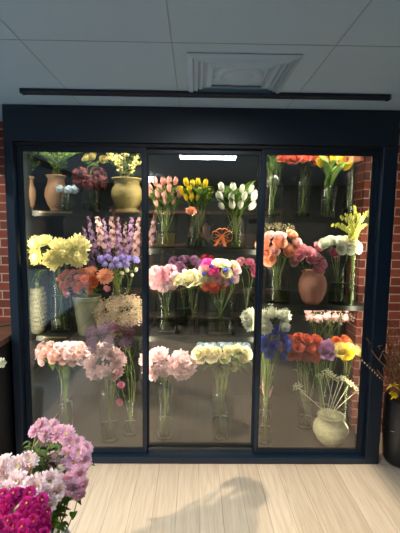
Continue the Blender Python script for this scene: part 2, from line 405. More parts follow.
# ------------------------------------------------------------------ vases
def vase(cx, rpx, ytop, Y, z, label, kind='glass', mat=None, rtop=None, name=None, water=.35, cat='vase'):
    c = at(cx, ytop, Y); r = rpx/ppm(Y); h = c.z-z
    base = Vector((c.x, Y, z)); nm = name or {'glass': 'glass_vase', 'bottle': 'bottle_vase', 'flare': 'glass_vase'}.get(kind, 'urn')
    root = thing(nm, label, cat, base)
    rt_ = r
    b = MB()
    th = .003
    if kind in ('glass', 'flare', 'bottle'):
        if kind == 'glass': prof = [(r*.86, 0), (r*.9, h*.1), (r*.9, h*.6), (r, h)]
        elif kind == 'flare': prof = [(r*.62, 0), (r*.66, h*.1), (r*.6, h*.4), (r*.75, h*.75), (r, h)]
        else: prof = [(r*.8, 0), (r, h*.12), (r, h*.35), (r*.5, h*.7), (r*.55, h)]; rt_ = r*.5
        inner = [(max(.001, x-th), y if y else .012) for x, y in prof]
        b.lathe(prof+inner[::-1]+[(.0005, .012)], 28); obj('body', b, M['vase_glass'], root)
        wl = h*water; w = MB(); w.lathe([(prof[0][0]-th*1.5, .0125), (min(prof[1][0], prof[2][0])*.9, wl*.5), (prof[2][0]*.88 if kind == 'glass' else prof[1][0]*.84, wl), (.0005, wl)], 24)
        obj('water', w, M['water'], root)
        foot_r = r*.45; nk_r = rt_*.7
        rim = MB(); rim.lathe([(rt_*1.0, h-.002), (rt_*1.03, h), (rt_*1.0, h+.003), (rt_-th, h), (rt_-th, h-.002)], 28, cap=False); obj('rim', rim, M['vase_glass'], root)
    else:
        P = {'urn': [(.55, 0), (.6, .03), (.55, .07), (.8, .2), (1, .45), (.97, .6), (.72, .82), (.68, .9), (.84, 1)],
             'urnfoot': [(.72, 0), (.74, .08), (.6, .1), (.82, .25), (1, .48), (.98, .62), (.78, .85), (.8, .95), (.92, 1)],
             'pot': [(.62, 0), (.66, .03), (.85, .6), (.95, .88), (1, .9), (1, 1)],
             'crock': [(.62, 0), (.66, .03), (.84, .16), (1, .42), (.97, .6), (.76, .82), (.7, .9), (.75, 1)],
             'jar': [(.5, 0), (.75, .15), (.95, .4), (1, .6), (.9, .8), (.72, .9), (.82, 1)],
             'bead': [(.6, 0), (.85, .2), (1, .5), (.95, .8), (.8, 1)]}[kind]
        prof = [(r*x, h*y) for x, y in P]; rt_ = prof[-1][0]
        inn = [(rt_-.006, h), (rt_-.01, h*.9), (.001, h*.88)]
        fine = []
        for (r1, z1), (r2, z2) in zip(prof, prof[1:]):
            for t in (0, .34, .67): s_ = t*t*(3-2*t); fine.append((r1+(r2-r1)*s_, z1+(z2-z1)*t))
        fine.append(prof[-1]); b.lathe(fine, 32)
        obj('body', b, mat, root)
        rim = MB(); rim.lathe([(rt_*.98, h-.008), (rt_*1.05, h-.002), (rt_*1.03, h+.004), (rt_-.008, h+.003), (rt_-.012, h-.01), (rt_*.8, h*.86), (.001, h*.85)], 32, cap=False)
        obj('rim', rim, mat, root)
        if kind == 'bead':
            k = MB()
            for j in range(9):
                f = .08+.1*j
                for (x1, y1), (x2, y2) in zip(P, P[1:]):
                    if y1 <= f <= y2: rr = r*(x1+(x2-x1)*(f-y1)/(y2-y1))
                for i in range(22): a = 2*pi*(i+.5*(j % 2))/22; k.blob((rr*cos(a), rr*sin(a), h*f), r*.12, seg=5, rings=4)
            obj('beads', k, mat, root)
        foot_r = 0; nk_r = rt_*.6
    return dict(base=base, r=r, h=h, nr=nk_r, fr=foot_r, solid=kind not in ('glass', 'flare', 'bottle'), top=base+Vector((0, 0, h)), root=root)
def feet(v):
    a = rnd.uniform(0, 2*pi); q = math.sqrt(rnd.random())
    f = v['base']+Vector((cos(a)*v['fr']*q, sin(a)*v['fr']*q, .016 if not v['solid'] else v['h']*.87))
    a2 = a+pi+rnd.uniform(-.7, .7); n = v['top']+Vector((cos(a2)*v['nr']*q, sin(a2)*v['nr']*q, -.002)); return f, n

def bunch(v, kind, cols, ell, rpx, Y, name, words, where, cat, dome=.07, step=1.55, leaves=1, leafsize=.05, leafmat='leaf', leafkind='oval', stemr=.0022, pts=None, group=None, jit=.3, ymin=.1, adjs=None, up_=.55, leaft=(.45, .92), stemcol='stem'):
    """heads packed in rows over the ellipse the bunch fills"""
    rows = []
    if pts is not None:
        rows = [[p for p in pts]] if not isinstance(pts[0], list) else pts
    else:
        cx, cy, rx, ry = ell; s = rpx*step; ax, ay = max(0, rx-rpx*.8), max(0, ry-rpx*.8); nr = max(1, int(round(2*ay/(s*.86)))+1)
        for j in range(nr):
            yy = 0 if nr == 1 else -ay+2*ay*j/(nr-1); hw = ax*math.sqrt(max(.15, 1-(yy/max(ry, 1))**2)); k = max(1, int(round(2*hw/s))+(1 if j % 2 == 0 or nr == 1 else 0))
            row = []
            for i in range(k): row.append((cx+(0 if k == 1 else -hw+2*hw*i/(k-1))+rnd.uniform(-jit, jit)*rpx, cy+yy+rnd.uniform(-jit, jit)*rpx))
            rows.append(row)
    allp = [p for r in rows for p in r]; mx = sum(p[0] for p in allp)/len(allp); my = sum(p[1] for p in allp)/len(allp)
    sx = max(1, max(abs(p[0]-mx) for p in allp)); sy = max(1, max(abs(p[1]-my) for p in allp))
    for j, row in enumerate(rows):
        row = sorted(row, key=lambda p: p[0])
        for i, p in enumerate(row):
            u, w = (p[0]-mx)/sx, (p[1]-my)/sy
            rr = rpx*(p[2] if len(p) > 2 else 1)*rnd.uniform(.84, 1.16)
            Yh = Y - dome*.5*(1-u*u*.8-.4*w*w) + (.03 if w < 0 else -.01)*abs(w)
            R = rr/ppm(Yh); Yh = max(ymin+R*.6, Yh)
            P = at(p[0], p[1], Yh); nrm = Vector((u*.6, -.75, up_-w*.55))
            f, n = feet(v); ci = rnd.randrange(len(cols)); col = cols[ci]
            if adjs is not None and len(p) > 3: col = p[3]; 
            wd = words if isinstance(words, str) else words[ci] if len(p) < 4 else words[cols.index(p[3])]
            tot = len(row)
            if len(allp) == 1: lab = f"{wd}, {where}"
            elif tot == 1 and len(rows) > 1: lab = f"{wd}, alone in {ROWN(j, len(rows))} row of the bunch {where}"
            else:
                o_ = 'leftmost' if i == 0 else 'rightmost' if i == tot-1 else ORD[min(i, 11)]+' from left'
                lab = f"{wd}, {o_}, {where}" if len(rows) == 1 else f"{wd}, {o_} in {ROWN(j, len(rows))} row, {where}"
            flower(name if isinstance(name, str) else name[ci], kind, col, P, R, f, n, lab, cat, group, nrm, stemr, leaves, leafsize, leafmat, leafkind, stemcol=stemcol, leaft=leaft)

def sprig(v, tip, Y, label, group, mat='leaf', kind='fern', size=.05, n=20, name='foliage_sprig', cat='greenery', arch=.1, buds=None):
    """a leafy branch standing in a vase"""
    f, nk = feet(v); T = at(tip[0], tip[1], Y); root = thing(name, label, cat, f, group); a = Vector((0, 0, 0)); nk = nk-f; d = T-f
    ctl = nk+Vector((0, 0, max(.02, (d.z-nk.z)*.7+arch*.3))); pts = [a, nk*.5]+bez(nk, ctl, d, 7)
    b = MB(); b.tube(pts, .0022, .0009, 4); obj('stem', b, M['stem'], root)
    b = MB(); c = MB()
    for i in range(n):
        t = .38+.62*i/(n-1); q = t*(len(pts)-1); j = min(int(q), len(pts)-2); p = pts[j].lerp(pts[j+1], q-j); an = i*2.4+rnd.uniform(-.3, .3)
        dr = Vector((cos(an), sin(an), rnd.uniform(.3, 1.1))); s = size*(1.15-.5*t)
        if kind == 'fern':
            b.tube([p, p+dr.normalized()*s], .0009, .0005, 3)
            for k in range(7): b.leaf(p+dr.normalized()*s*(k+1)/7.5, dr+Vector((rnd.uniform(-1, 1), rnd.uniform(-1, 1), rnd.uniform(-.4, .8))), s*.42, s*.13, .1, n=2)
        elif kind == 'blade': b.leaf(p, Vector((dr.x*.6, dr.y*.5, 1.2)), s*2, s*.35, rnd.uniform(.1, .5), n=6)
        else: b.leaf(p, dr, s, s*.42, rnd.uniform(.1, .7))
        if buds:
            for k in range(3): c.blob(p+Vector((rnd.uniform(-1, 1), rnd.uniform(-1, 1), rnd.uniform(-.3, 1)))*s*.4, buds[1], sc=(1, 1, buds[2] if len(buds) > 2 else 1), seg=6, rings=4)
    obj('leaves', b, M[mat], root)
    if buds: obj('blossoms', c, M[buds[0]], root)
    return root

# ------------------------------------------------------------------ room
H = 2.402; W = 1.265
XL, XR, YB, YW = -1.85, 2.6, -4.5, .42
b = MB(); b.box(XL-.1, XR+.1, YB-.1, .9, -.06, 0); struct('floor', b, M['floor'])
# ceiling: tiles and seams
b = MB(); b.box(XL-.1, XR+.1, YB-.1, .9, H, H+.05); struct('ceiling', b, M['ceiling'])
sx_ = [atz(20, 40, H).x, atz(172, 45, H).x, atz(305, 85, H).x, atz(305, 85, H).x+.82, atz(20, 40, H).x-.8]
ys = atz(200, 43, H).y
b = MB(); 
for x in sx_: b.box(x-.0025, x+.0025, -4.3, -.005, H-.0015, H-.0002)
for y in (ys, ys-.8, ys-1.6): b.box(XL+.02, XR-.02, y-.0025, y+.0025, H-.0016, H-.0003)
struct('trim_1', b, M['ceiling_seam'])
# air diffuser
dx0, dx1 = atz(187, 60, H).x, atz(300, 60, H).x; dy1, dy0 = atz(240, 92, H).y, atz(240, 53, H).y
cx_, cy_ = (dx0+dx1)/2, (dy0+dy1)/2; hx, hy = (dx1-dx0)/2, (dy1-dy0)/2
t = thing('ceiling_diffuser', 'square blue-grey ceiling air diffuser with stepped frames and round centre', 'air vent', (cx_, cy_, H))
def ring(k0, k1, z0, z1, mi=0):
    q = MB(); pts = []
    for k, z in ((k0, z0), (k1, z1)): pts += [(-hx*k, -hy*k, z), (hx*k, -hy*k, z), (hx*k, hy*k, z), (-hx*k, hy*k, z)]
    q.add(pts, [(i, (i+1) % 4, 4+(i+1) % 4, 4+i) for i in range(4)], 0, False); q.add([(x, y, z+.006) for x, y, z in pts], [(i, 4+i, 4+(i+1) % 4, (i+1) % 4) for i in range(4)], 0, False); return q
for i, (k0, k1, z0, z1) in enumerate(((1.0, .9, -.004, -.014), (.88, .80, -.005, -.018), (.77, .70, -.005, -.014), (.62, .52, -.005, -.016))):
    obj('louvre', ring(k0, k1, z0, z1), M['ceiling'], t)
q = MB(); q.box(-hx*.92, hx*.92, -hy*.92, hy*.92, -.004, -.001); obj('backing', q, M['ceiling'], t)
q = MB(); q.lathe([(hy*.5, -.005), (hy*.46, -.012), (hy*.36, -.013), (hy*.33, -.007), (hy*.26, -.008), (hy*.22, -.014), (.001, -.016)], 32, cap=False); obj('rosette', q, M['ceiling'], t)
# curtain track
p0, p1 = atz(22, 89, H), atz(388, 96, H); yt = (p0.y+p1.y)/2
t = thing('ceiling_track', 'long thin dark blue track on the ceiling in front of the header', 'ceiling track', ((p0.x+p1.x)/2, yt, H))
hl = (p1.x-p0.x)/2
bevel(obj('rail', BOX(-hl, hl, -.028, .028, -.022, -.0005), M['track'], t), .006)
for s in (-1, 1): obj('end_cap', BOX(s*hl-.008, s*hl+.008, -.023, .023, -.024, -.0005), M['steel'] if s > 0 else M['track'], t)
# walls
b = MB(); b.box(XL-.1, -1.267, YW, YW+.2, 0, H); struct('wall_back_left', b, M['brick'])
xb = at(358, 300, YW).x
b = MB(); b.box(xb, XR+.1, YW, YW+.2, 0, H); struct('wall_back_right', b, M['brick'])
# left wall with shop window
wy0, wy1, wz0, wz1 = -4.3, .28, .35, 2.385
b = MB(); b.box(XL-.1, XL, YB, wy0, 0, H); b.box(XL-.1, XL, wy1, YW, 0, H); b.box(XL-.1, XL, wy0, wy1, 0, wz0); b.box(XL-.1, XL, wy0, wy1, wz1, H); struct('wall_left', b, M['wall'])
wf = MB()
for y in (wy0, wy1): wf.box(XL-.07, XL-.03, y-.03, y+.03, wz0, wz1)
wf.box(XL-.07, XL-.03, wy0, wy1, wz0, wz0+.05); wf.box(XL-.07, XL-.03, wy0, wy1, wz1-.05, wz1)
w1 = struct('window_1', wf, M['navy'])
pg = MB(); pg.box(XL-.053, XL-.047, wy0, wy1, wz0, wz1); obj('window_pane', pg, glass_mat('window_glass', (1, 1, 1), .04), w1)
b = MB(); b.box(XR, XR+.1, YB, YW, 0, H); struct('wall_right', b, M['wall'])
b = MB(); b.box(XL, XR, YB-.1, YB, 0, H); struct('wall_rear', b, M['wall'])

# the street outside the shop window, with unseen buildings added to block mirrored sky
b = MB(); b.box(-16, XL-.1, -22, 12, -.12, -.06); struct('pavement', b, pbr('paving', lin((150, 146, 140)), .9, noise=.15, scale=2))
t = thing('added_building', 'dark brick building added across the street to dim sky mirrored in the left door', 'building', (-9, -6, -.06)); 
obj('facade', BOX(-3, 0, -15, 12, 0, 5.0), M['wall'], t)
for k in range(9):
    q = MB(); q.box(.0, .06, -13.5+k*2.8, -12.1+k*2.8, 1.0, 3.2); w_ = obj('window_frame', q, M['dark_wood'], t); q = MB(); q.box(.06, .07, -13.4+k*2.8, -12.2+k*2.8, 1.1, 3.1); obj('window_pane', q, M['gasket'], w_)
t = thing('added_building', 'dark low building added at the end of the street to hide mirrored sky', 'building', (-4.5, -12, -.06))  # second unseen building, added to close off the remaining mirrored sky
obj('facade', BOX(-4.4, 3.6, -3, 0, 0, 5.2), M['wall'], t)
for k in range(4): q = MB(); q.box(-3.9+k*1.9, -2.7+k*1.9, 0, .05, 1.0, 3.0); obj('window_frame', q, M['dark_wood'], t)

# ------------------------------------------------------------------ walk-in flower cooler
cab = thing('flower_cooler', 'large dark navy walk-in flower cooler with three glass doors', 'refrigerated display', (0, 0, 0))
gt, gb = at(80, 151.5, .06).z+.030, .073
xl = -1.175; xr = 1.125
bevel(obj('header', BOX(-W, W, 0, .12, gt+.02, H-.001), M['navy'], cab), .003)
bevel(obj('jamb', BOX(-W, xl-.035, 0, .14, 0, gt+.019), M['navy'], cab), .004)
bevel(obj('jamb', BOX(xr+.045, W, 0, .14, 0, gt+.019), M['navy'], cab), .004)
bevel(obj('sill', BOX(xl-.034, xr+.044, 0, .12, 0, gb-.028), M['navy'], cab), .003)
obj('top_channel', BOX(xl-.034, xr+.044, .03, .12, gt, gt+.019), M['gasket'], cab)
# lining
D = 1.0
obj('side_panel', BOX(-W, -W+.03, .141, D, 0, H-.001), M['inner'], cab)
obj('side_panel', BOX(xb+.12, xb+.15, YW+.21, D, 0, H-.001), M['inner'], cab)
obj('back_panel', BOX(-W, xb+.15, D, D+.03, 0, H-.001), M['inner'], cab)
q = BOX(-1.19, xb-.001, .125, D-.001, 0.001, .05); q.box(xb-.001, xb+.119, YW+.201, D-.001, .001, .05); obj('interior_floor', q, M['inner_floor'], cab)
obj('interior_ceiling', BOX(-1.19, 1.24, .125, D-.001, H-.06, H-.03), M['inner'], cab)
# doors
X1 = at(144.5, 300, .04).x; X2 = at(260, 300, .04).x
def door(x0, x1, y, s0, s1, nm):
    d = obj('door', (lambda q: (q.box(x0, x0+s0, y-.015, y+.015, gb-.026, gt), q.box(x1-s1, x1, y-.015, y+.015, gb-.026, gt), q.box(x0+s0, x1-s1, y-.015, y+.015, gt-.028, gt), q.box(x0+s0, x1-s1, y-.015, y+.015, gb-.026, gb), q)[-1])(MB()), M['navy'], cab)
    obj('pane', BOX(x0+s0-.005, x1-s1+.005, y-.003, y+.003, gb-.01, gt-.02), M['glass'], d)
    g = MB(); a0, a1 = x0+s0, x1-s1
    for q_ in ((a0, a0+.008, gb, gt-.028), (a1-.008, a1, gb, gt-.028), (a0, a1, gb, gb+.007), (a0, a1, gt-.036, gt-.028)): g.box(q_[0], q_[1], y-.010, y-.004, q_[2], q_[3])
    obj('gasket', g, M['gasket'], d); return d
door(xl-.03, X1+.012, .062, .03, .022, 'left')
door(X1-.018, X2+.010, .100, .034, .03, 'centre')
door(X2-.012, xr+.04, .062, .022, .034, 'right')
# steel threshold strip under the centre door, seen as a bright line
obj('threshold', BOX(X1+.02, X2-.02, .068, .084, gb-.03, gb+.004), M['steel'], cab)
# LED bars at the jambs, plus unseen ones added behind stiles and header
for x, s in ((-1.222, 1), (X1, 0), (X2, 0), (1.192, -1)):
    l = obj('led_bar', BOX(x-.006, x+.006, .142, .150, .12, 2.05), M['led'], cab)
l = obj('led_bar', BOX(-1.15, 1.1, .15, .19, 2.30, 2.32), M['led'], cab)

# shelves
def shelf(x0, x1, z, label, y0=.22, y1=.85, strip=False):
    t = thing('shelf', label, 'shelf', ((x0+x1)/2, (y0+y1)/2, z)); w = (x1-x0)/2; d = (y1-y0)/2
    obj('board', BOX(-w, w, -d, d, -.016, 0), M['shelf'], t); obj('added_led_strip', BOX(-w+.03, w-.03, -d+.012, -d+.022, -.022, -.017), M['led'], t); obj('front_edge', BOX(-w, w, -d-.008, -d, -.034, .002), M['shelf'], t)  # LED strip added under each shelf for downlight, hidden by the lip
    if strip: obj('label_strip', BOX(-w+strip[0], -w+strip[1], -d-.011, -d-.0085, -.014, -.003), M['shelf_edge'], t)
    for s in (-1, 1): obj('bracket', BOX(s*(w-.01)-.006, s*(w-.01)+.006, -d+.02, d, -.04, -.017), M['gasket'], t)
ZA, ZC, ZD, ZF, ZG, Z0 = 1.745, 1.487, .845, 1.716, 1.085, .05
xL0, xLm, xRm, xR1 = -1.185, X1, X2, xb-.01
shelf(xL0, xLm-.02, ZA, 'dark metal top shelf behind the left glass door', strip=(.05, .28))
shelf(xL0, xLm-.02, ZD, 'dark metal lower shelf behind the left glass door', strip=(.05, .22))
shelf(xLm+.0, xRm-.0, ZC, 'dark metal upper shelf behind the middle glass door')
shelf(xLm+.0, xRm-.0, ZD, 'dark metal lower shelf behind the middle glass door')
shelf(xRm+.02, xR1, ZF, 'dark metal top shelf behind the right glass door')
shelf(xRm+.02, xR1, ZG, 'dark metal middle shelf behind the right glass door')

# ------------------------------------------------------------------ left bay
tlj = "left door's top shelf"
v = vase(56, 11, 176, .36, ZA, 'tan urn full of green fronds on the top shelf of the left bay', 'urn', M['urn_tan'])
for i in range(16): sprig(v, (34+i*3.3, 153+rnd.uniform(-4, 9)), .33+rnd.uniform(-.1, .12), 'fine green frond in the tan urn on the top shelf at left', 'green fronds in the tan urn', size=.055, mat='leaf_light' if i % 3 == 0 else 'leaf')
v = vase(27, 8, 177, .34, ZA, 'tan urn half hidden by the left jamb on the top shelf', 'urn', M['urn_tan'])
for i in range(7): sprig(v, (26+i*2.2, 156+rnd.uniform(-4, 12)), .32+rnd.uniform(-.08, .08), 'green frond in the half-hidden urn at the far left', 'fronds in the half-hidden urn', size=.05)
v = vase(67, 7, 193, .27, ZA, 'small glass vase, pale blue flowers added for a reflection, before the tan urn', water=.5)
bunch(v, 'cluster', ['paleblue'], (67, 189, 11, 5), 4.5, .26, 'pale_blue_flower', 'pale blue stand-in for a reflection', 'small vase on left top shelf', 'flower', leaves=2, leafsize=.03)  # these blooms put a bluish reflection into solid shape
v = vase(91, 12, 184, .33, ZA, 'glass vase of dark maroon hydrangeas on the left top shelf')
bunch(v, 'cluster', ['maroon'], None, 9, .3, 'hydrangea', 'dusky maroon hydrangea', "on left top shelf", 'flower', pts=[[(81, 176), (98, 174)], [(79, 184), (90, 183), (100, 182)]], leaves=2, leafsize=.07, leafmat='leaf_dark')
bunch(v, 'bud', ['paleyellow'], None, 4.5, .42, 'lisianthus', 'pale yellow bud', "behind the maroon hydrangeas", 'flower', pts=[(86, 158), (92, 156), (103, 160), (110, 157)], leaves=2, leafsize=.07)
v = vase(127, 15.5, 179, .33, ZA, 'broad mustard-yellow urn on the left top shelf beside the door stile', 'urnfoot', M['urn_mustard'])
for i in range(18): sprig(v, (104+i*2.4, 154+rnd.uniform(-3, 10)), .31+rnd.uniform(-.1, .14), 'leafy stem with tiny pale yellow blossoms in the mustard urn', 'yellow-blossomed stems in the mustard urn', mat='leaf', kind='oval', size=.045, n=11, buds=('paleyellow', .009) if i % 2 == 0 else None)
# lower shelf
v = vase(60, 12, 272, .36, ZD, 'tall glass vase of cream chrysanthemums on the left lower shelf', water=.6)
bunch(v, 'bigmum', ['cream_yellow'], (57, 251, 30, 14), 10, .28, 'chrysanthemum', 'cream-yellow pompon chrysanthemum', "left door's big cream bunch", 'flower', leaves=2, leafsize=.06, stemr=.003, step=1.08, leaft=(.5, .95))
v = vase(36, 9.5, 288, .3, ZD, 'pale beaded pot at the left end of the lower shelf', 'bead', M['basket'], name='beaded_pot')
for i in range(7): sprig(v, (29+i*3, 268+rnd.uniform(-4, 8)), .3+rnd.uniform(-.05, .08), 'dark leafy sprig in the beaded pot', 'sprigs in the beaded pot', size=.04, mat='leaf_dark', kind='oval')
v = vase(87, 14, 296, .29, ZD, 'grey-green tapered pot holding orange carnations', 'pot', M['pot_grey'], name='flower_pot')
bunch(v, 'rose', ['orange'], (77, 281, 20, 12), 3.9, .26, 'carnation', 'orange carnation', 'grey-green pot', 'flower', leaves=2, leafsize=.04, step=1.75)
bunch(v, 'mum', ['peach'], None, 7.5, .24, 'chrysanthemum', 'peach chrysanthemum', 'grey-green pot', 'flower', pts=[(92, 272), (105, 276)], leaves=1)
bunch(v, 'bud', ['pink'], None, 4, .22, 'rosebud', 'small pink rosebud', 'hanging low over the grey-green pot', 'flower', pts=[(67, 294), (107, 289)], leaves=0)
v = vase(122, 13, 285, .5, ZD, 'glass vase of tall dusty mauve stocks behind the left door')
for i, (x, y, c) in enumerate(((92, 236, 'mauve'), (99, 226, 'stock_pink'), (106, 240, 'mauve'), (112, 228, 'stock_pink'), (119, 238, 'mauve'), (125, 244, 'stock_pink'), (131, 232, 'mauve'), (137, 236, 'stock_pink'), (152, 232, 'stock_pink'), (88, 248, 'mauve'))):
    P = at(x, y, .36+rnd.uniform(-.06, .1)); f, n = feet(v); lean = (x-120)*.004
    flower('stock', 'spike', c, P, .036, f, n, ('dusty mauve' if c == 'mauve' else 'pale rose')+' stock spike, '+(ORD[[92, 99, 106, 112, 119, 125, 131, 137, 152, 88].index(x)] if 0 else ['second', 'third', 'fourth', 'fifth', 'sixth', 'seventh', 'eighth', 'ninth', 'tenth', 'first'][i])+' from left of the tall stocks', 'flower', 'tall stock spikes', Vector((lean*1.5, -.05, 1)), .0028, 3, .06)
v = vase(116, 7, 285, .3, ZD, 'slim glass vase of lavender flowers on the left lower shelf')
bunch(v, 'cluster', ['lavender'], None, 3.8, .27, 'lavender_flower', 'lavender-blue flower', 'above slim vase at left', 'flower', pts=[[(101, 259), (108, 257), (116, 260), (122, 257), (129, 258), (136, 260)], [(105, 264), (112, 266), (119, 265), (126, 264)]], leaves=2, leafsize=.03)
bunch(v, 'pod', ['lace'], None, 3, .3, 'poppy_seed_head', 'pale poppy seed head', 'slim vase at left', 'seed head', pts=[(122, 273), (127, 270), (132, 275), (136, 270)], leaves=0)
v = vase(122, 12, 322, .3, ZD, 'low grey pot of beige astilbe on the left lower shelf', 'pot', M['pot_grey'], name='flower_pot')
bunch(v, 'feather', ['beige'], (118, 311, 26, 14), 8.5, .27, 'astilbe', 'beige astilbe plume', 'low pot behind left door', 'flower', leaves=0, step=1.3)
# floor
v = vase(130, 8, 400, .3, Z0, 'tall glass vase of burgundy plumes on the cooler floor')
bunch(v, 'feather', ['burgundy', 'mauve'], (110, 337, 24, 11), 8, .16, 'celosia', ['burgundy celosia plume', 'mauve celosia plume'], 'behind left door', 'flower', leaves=1, leafsize=.05, leafmat='leaf_dark', step=1.3, ymin=.09)
v = vase(65, 8.5, 376, .37, Z0, 'tall glass vase of blush spray roses on the floor of the left bay', water=.5)
bunch(v, 'rose', ['blush', 'pale_pink'], (62, 353, 30, 11.5), 4.6, .32, 'spray_rose', ['blush spray rose', 'pale pink spray rose'], 'left floor vase', 'flower', leaves=9, leafsize=.07, leafmat='leaf', step=1.55, leaft=(.62, .96))
v = vase(109, 11, 385, .22, Z0, 'glass vase of pale pink chrysanthemums on the left bay floor', water=.3)
bunch(v, 'bigmum', ['pale_pink'], (105, 362, 19, 16), 8.5, .2, 'chrysanthemum', 'pale pink chrysanthemum', 'left floor bunch', 'flower', leaves=4, leafsize=.08, leafmat='leaf_dark', step=1.3, leaft=(.5, .95), stemr=.003)
bunch(v, 'carn', ['rosepink'], None, 3.5, .16, 'carnation', 'small rose-pink carnation', 'drooping beside left floor bunch', 'flower', pts=[[(121, 385)], [(120, 402)]], leaves=1)

# ------------------------------------------------------------------ centre bay
v = vase(166, 12, 214, .36, ZC, 'glass vase of pink tulips on the middle bay upper shelf', water=.5)
bunch(v, 'tulip', ['tulip_pink'], (165, 191, 18, 14), 4.6, .33, 'tulip', 'pink tulip', 'upper middle shelf', 'flower', leaves=3, leafsize=.08, leafmat='leaf', leafkind='blade', step=1.6, up_=1.6, leaft=(.3, .7), stemr=.003)
v = vase(198, 11, 212, .33, ZC, 'glass vase of yellow tulips on the middle bay upper shelf', water=.6)
bunch(v, 'tulip', ['yellow'], (195, 190, 17, 11), 4.4, .3, 'tulip', 'yellow tulip', 'upper middle shelf', 'flower', leaves=4, leafsize=.085, leafmat='leaf', leafkind='blade', step=1.7, up_=1.9, leaft=(.3, .7), stemr=.003)
bunch(v, 'peony', ['peach'], None, 5.5, .24, 'rose', 'single peach rose', 'low among the yellow tulips', 'flower', pts=[(191, 211)], leaves=1)
v = vase(236, 11, 219, .33, ZC, 'glass vase of white tulips on the middle bay upper shelf', water=.5)
bunch(v, 'tulip', ['white'], (237, 197, 23, 13), 5.6, .29, 'tulip', 'white tulip', 'upper middle shelf', 'flower', leaves=4, leafsize=.09, leafmat='leaf', leafkind='blade', step=1.6, up_=1.3, leaft=(.3, .75), stemr=.003)
# orange bow
p = at(222, 236, .25); t = thing('ribbon_bow', 'bright orange ribbon bow hanging at the upper middle shelf', 'ribbon bow', p)
b = MB()
for k in range(6):
    a = pi*k/6*2; d = Vector((cos(a), -.3, sin(a)*.7)); s = Vector((0, .8, .2)); L = .075; rows = []
    for i in range(9):
        u = i/8; q = d*(L*sin(pi*u))+Vector((-d.z, 0, d.x))*(L*.5*sin(2*pi*u)); rows.append((q-s*.016, q+s*.016))
    b.strip(rows)
obj('loops', b, M['orange'], t)
b = MB()
for sx2 in (-.055, .02): b.strip([(Vector((sx2*u-.011, -.02-.02*u, -.075*u)), Vector((sx2*u+.011, -.02-.02*u, -.075*u+.004))) for u in (0, .3, .6, 1)])
obj('tails', b, M['orange'], t)
b = MB(); b.blob((0, -.012, 0), .014); obj('knot', b, M['orange'], t)
b = MB(); b.tube([(0, 0, 0), (.03, .03, .04), (at(236, 221, .33)-p)-Vector((.03, 0, 0))], .0015); obj('tie', b, M['orange'], t)

v = vase(166, 12.5, 290, .34, ZD, 'wide glass vase of pink carnations on the middle bay lower shelf', water=.35)
bunch(v, 'carn', ['pink', 'pale_pink'], (163, 278, 16, 12), 6, .3, 'carnation', ['pink carnation', 'pale pink carnation'], 'middle bay lower shelf', 'flower', leaves=2, leafsize=.05, step=1.35)
v = vase(193, 9.5, 290, .3, ZD, 'glass vase of a big cream peony on the lower middle shelf', 'flare', water=.4)
bunch(v, 'peony', ['cream'], None, 10, .26, 'peony', 'cream peony', 'lower middle shelf', 'flower', pts=[(178, 281, .5), (190, 279, 1.05), (203, 283, .5)], leaves=3, leafsize=.06)
for i in range(7):
    f, n = feet(v); tip = at(178+i*4.5, 287+abs(i-3), .27)
    flower('greenery_stem', 'bud', 'leaf_light', tip, .006, f, n, 'green bud on thin stem among the cream peonies', 'greenery', 'green buds around the cream peonies', leaves=1, leafsize=.05, leafmat='leaf_light')
v = vase(221, 18, 291, .32, ZD, 'broad glass vase of mixed pink and cream roses', water=.35)
bunch(v, 'rose', ['pink', 'cream', 'hot', 'pale_pink', 'cream', 'blush'], (221, 271, 21, 11.5), 5.6, .27, 'rose', ['pink rose', 'cream rose', 'magenta rose', 'pale pink rose', 'cream rose', 'blush rose'], 'broad middle vase', 'flower', leaves=2, leafsize=.05, step=1.45)
bunch(v, 'carn', ['rust'], None, 4.5, .24, 'carnation', 'rust-orange carnation', 'under the mixed roses', 'flower', pts=[(207, 287), (214, 288), (221, 286)], leaves=1)
bunch(v, 'cluster', ['blue'], None, 2.5, .24, 'statice', 'violet-blue statice', 'among mixed roses', 'flower', pts=[(204, 274), (226, 270), (231, 281), (212, 266)], leaves=0)
v = vase(184, 10, 280, .6, ZD, 'glass vase of lilac roses at the back of the middle shelf')
bunch(v, 'rose', ['lilac'], None, 6, .5, 'rose', 'lilac rose', 'behind the cream peony', 'flower', pts=[[(173, 261), (184, 259), (195, 261)], [(200, 268), (180, 268)]], leaves=2)
v = vase(247, 9, 282, .55, ZD, 'glass vase of dark pink roses at the right back of the middle shelf')
bunch(v, 'rose', ['rosepink', 'pink'], None, 5.5, .45, 'rose', ['deep pink rose', 'soft pink rose'], 'back right of middle shelf', 'flower', pts=[(240, 262), (249, 262), (255, 270)], leaves=2)
bunch(v, 'rose', ['red'], None, 5, .5, 'rose', 'dark red rose', 'behind the mixed roses', 'flower', pts=[(205, 259), (211, 260)], leaves=0)
v = vase(165, 9, 383, .25, Z0, 'glass vase of pale pink mums on the middle bay floor', water=.35)
bunch(v, 'bigmum', ['pale_pink'], None, 9.5, .22, 'chrysanthemum', 'pale pink chrysanthemum', 'middle floor bunch', 'flower', pts=[[(148, 360), (160, 357), (181, 360)], [(152, 371), (163, 368), (175, 366), (187, 366)], [(182, 372)]], leaves=2, leafsize=.07, step=1.3, stemr=.003)
v = vase(221, 10, 386, .25, Z0, 'glass vase of cream roses on the middle bay floor', water=.4)
bunch(v, 'rose', ['cream'], None, 5.9, .2, 'rose', 'cream rose', 'middle floor bunch', 'flower', pts=[[(198, 353), (207, 351), (217, 352), (228, 351), (238, 351), (247, 354)], [(201, 359), (212, 357), (224, 358), (243, 358)], [(234, 366)]], leaves=9, leafsize=.1, leafmat='leaf', leaft=(.62, .97), stemr=.003)
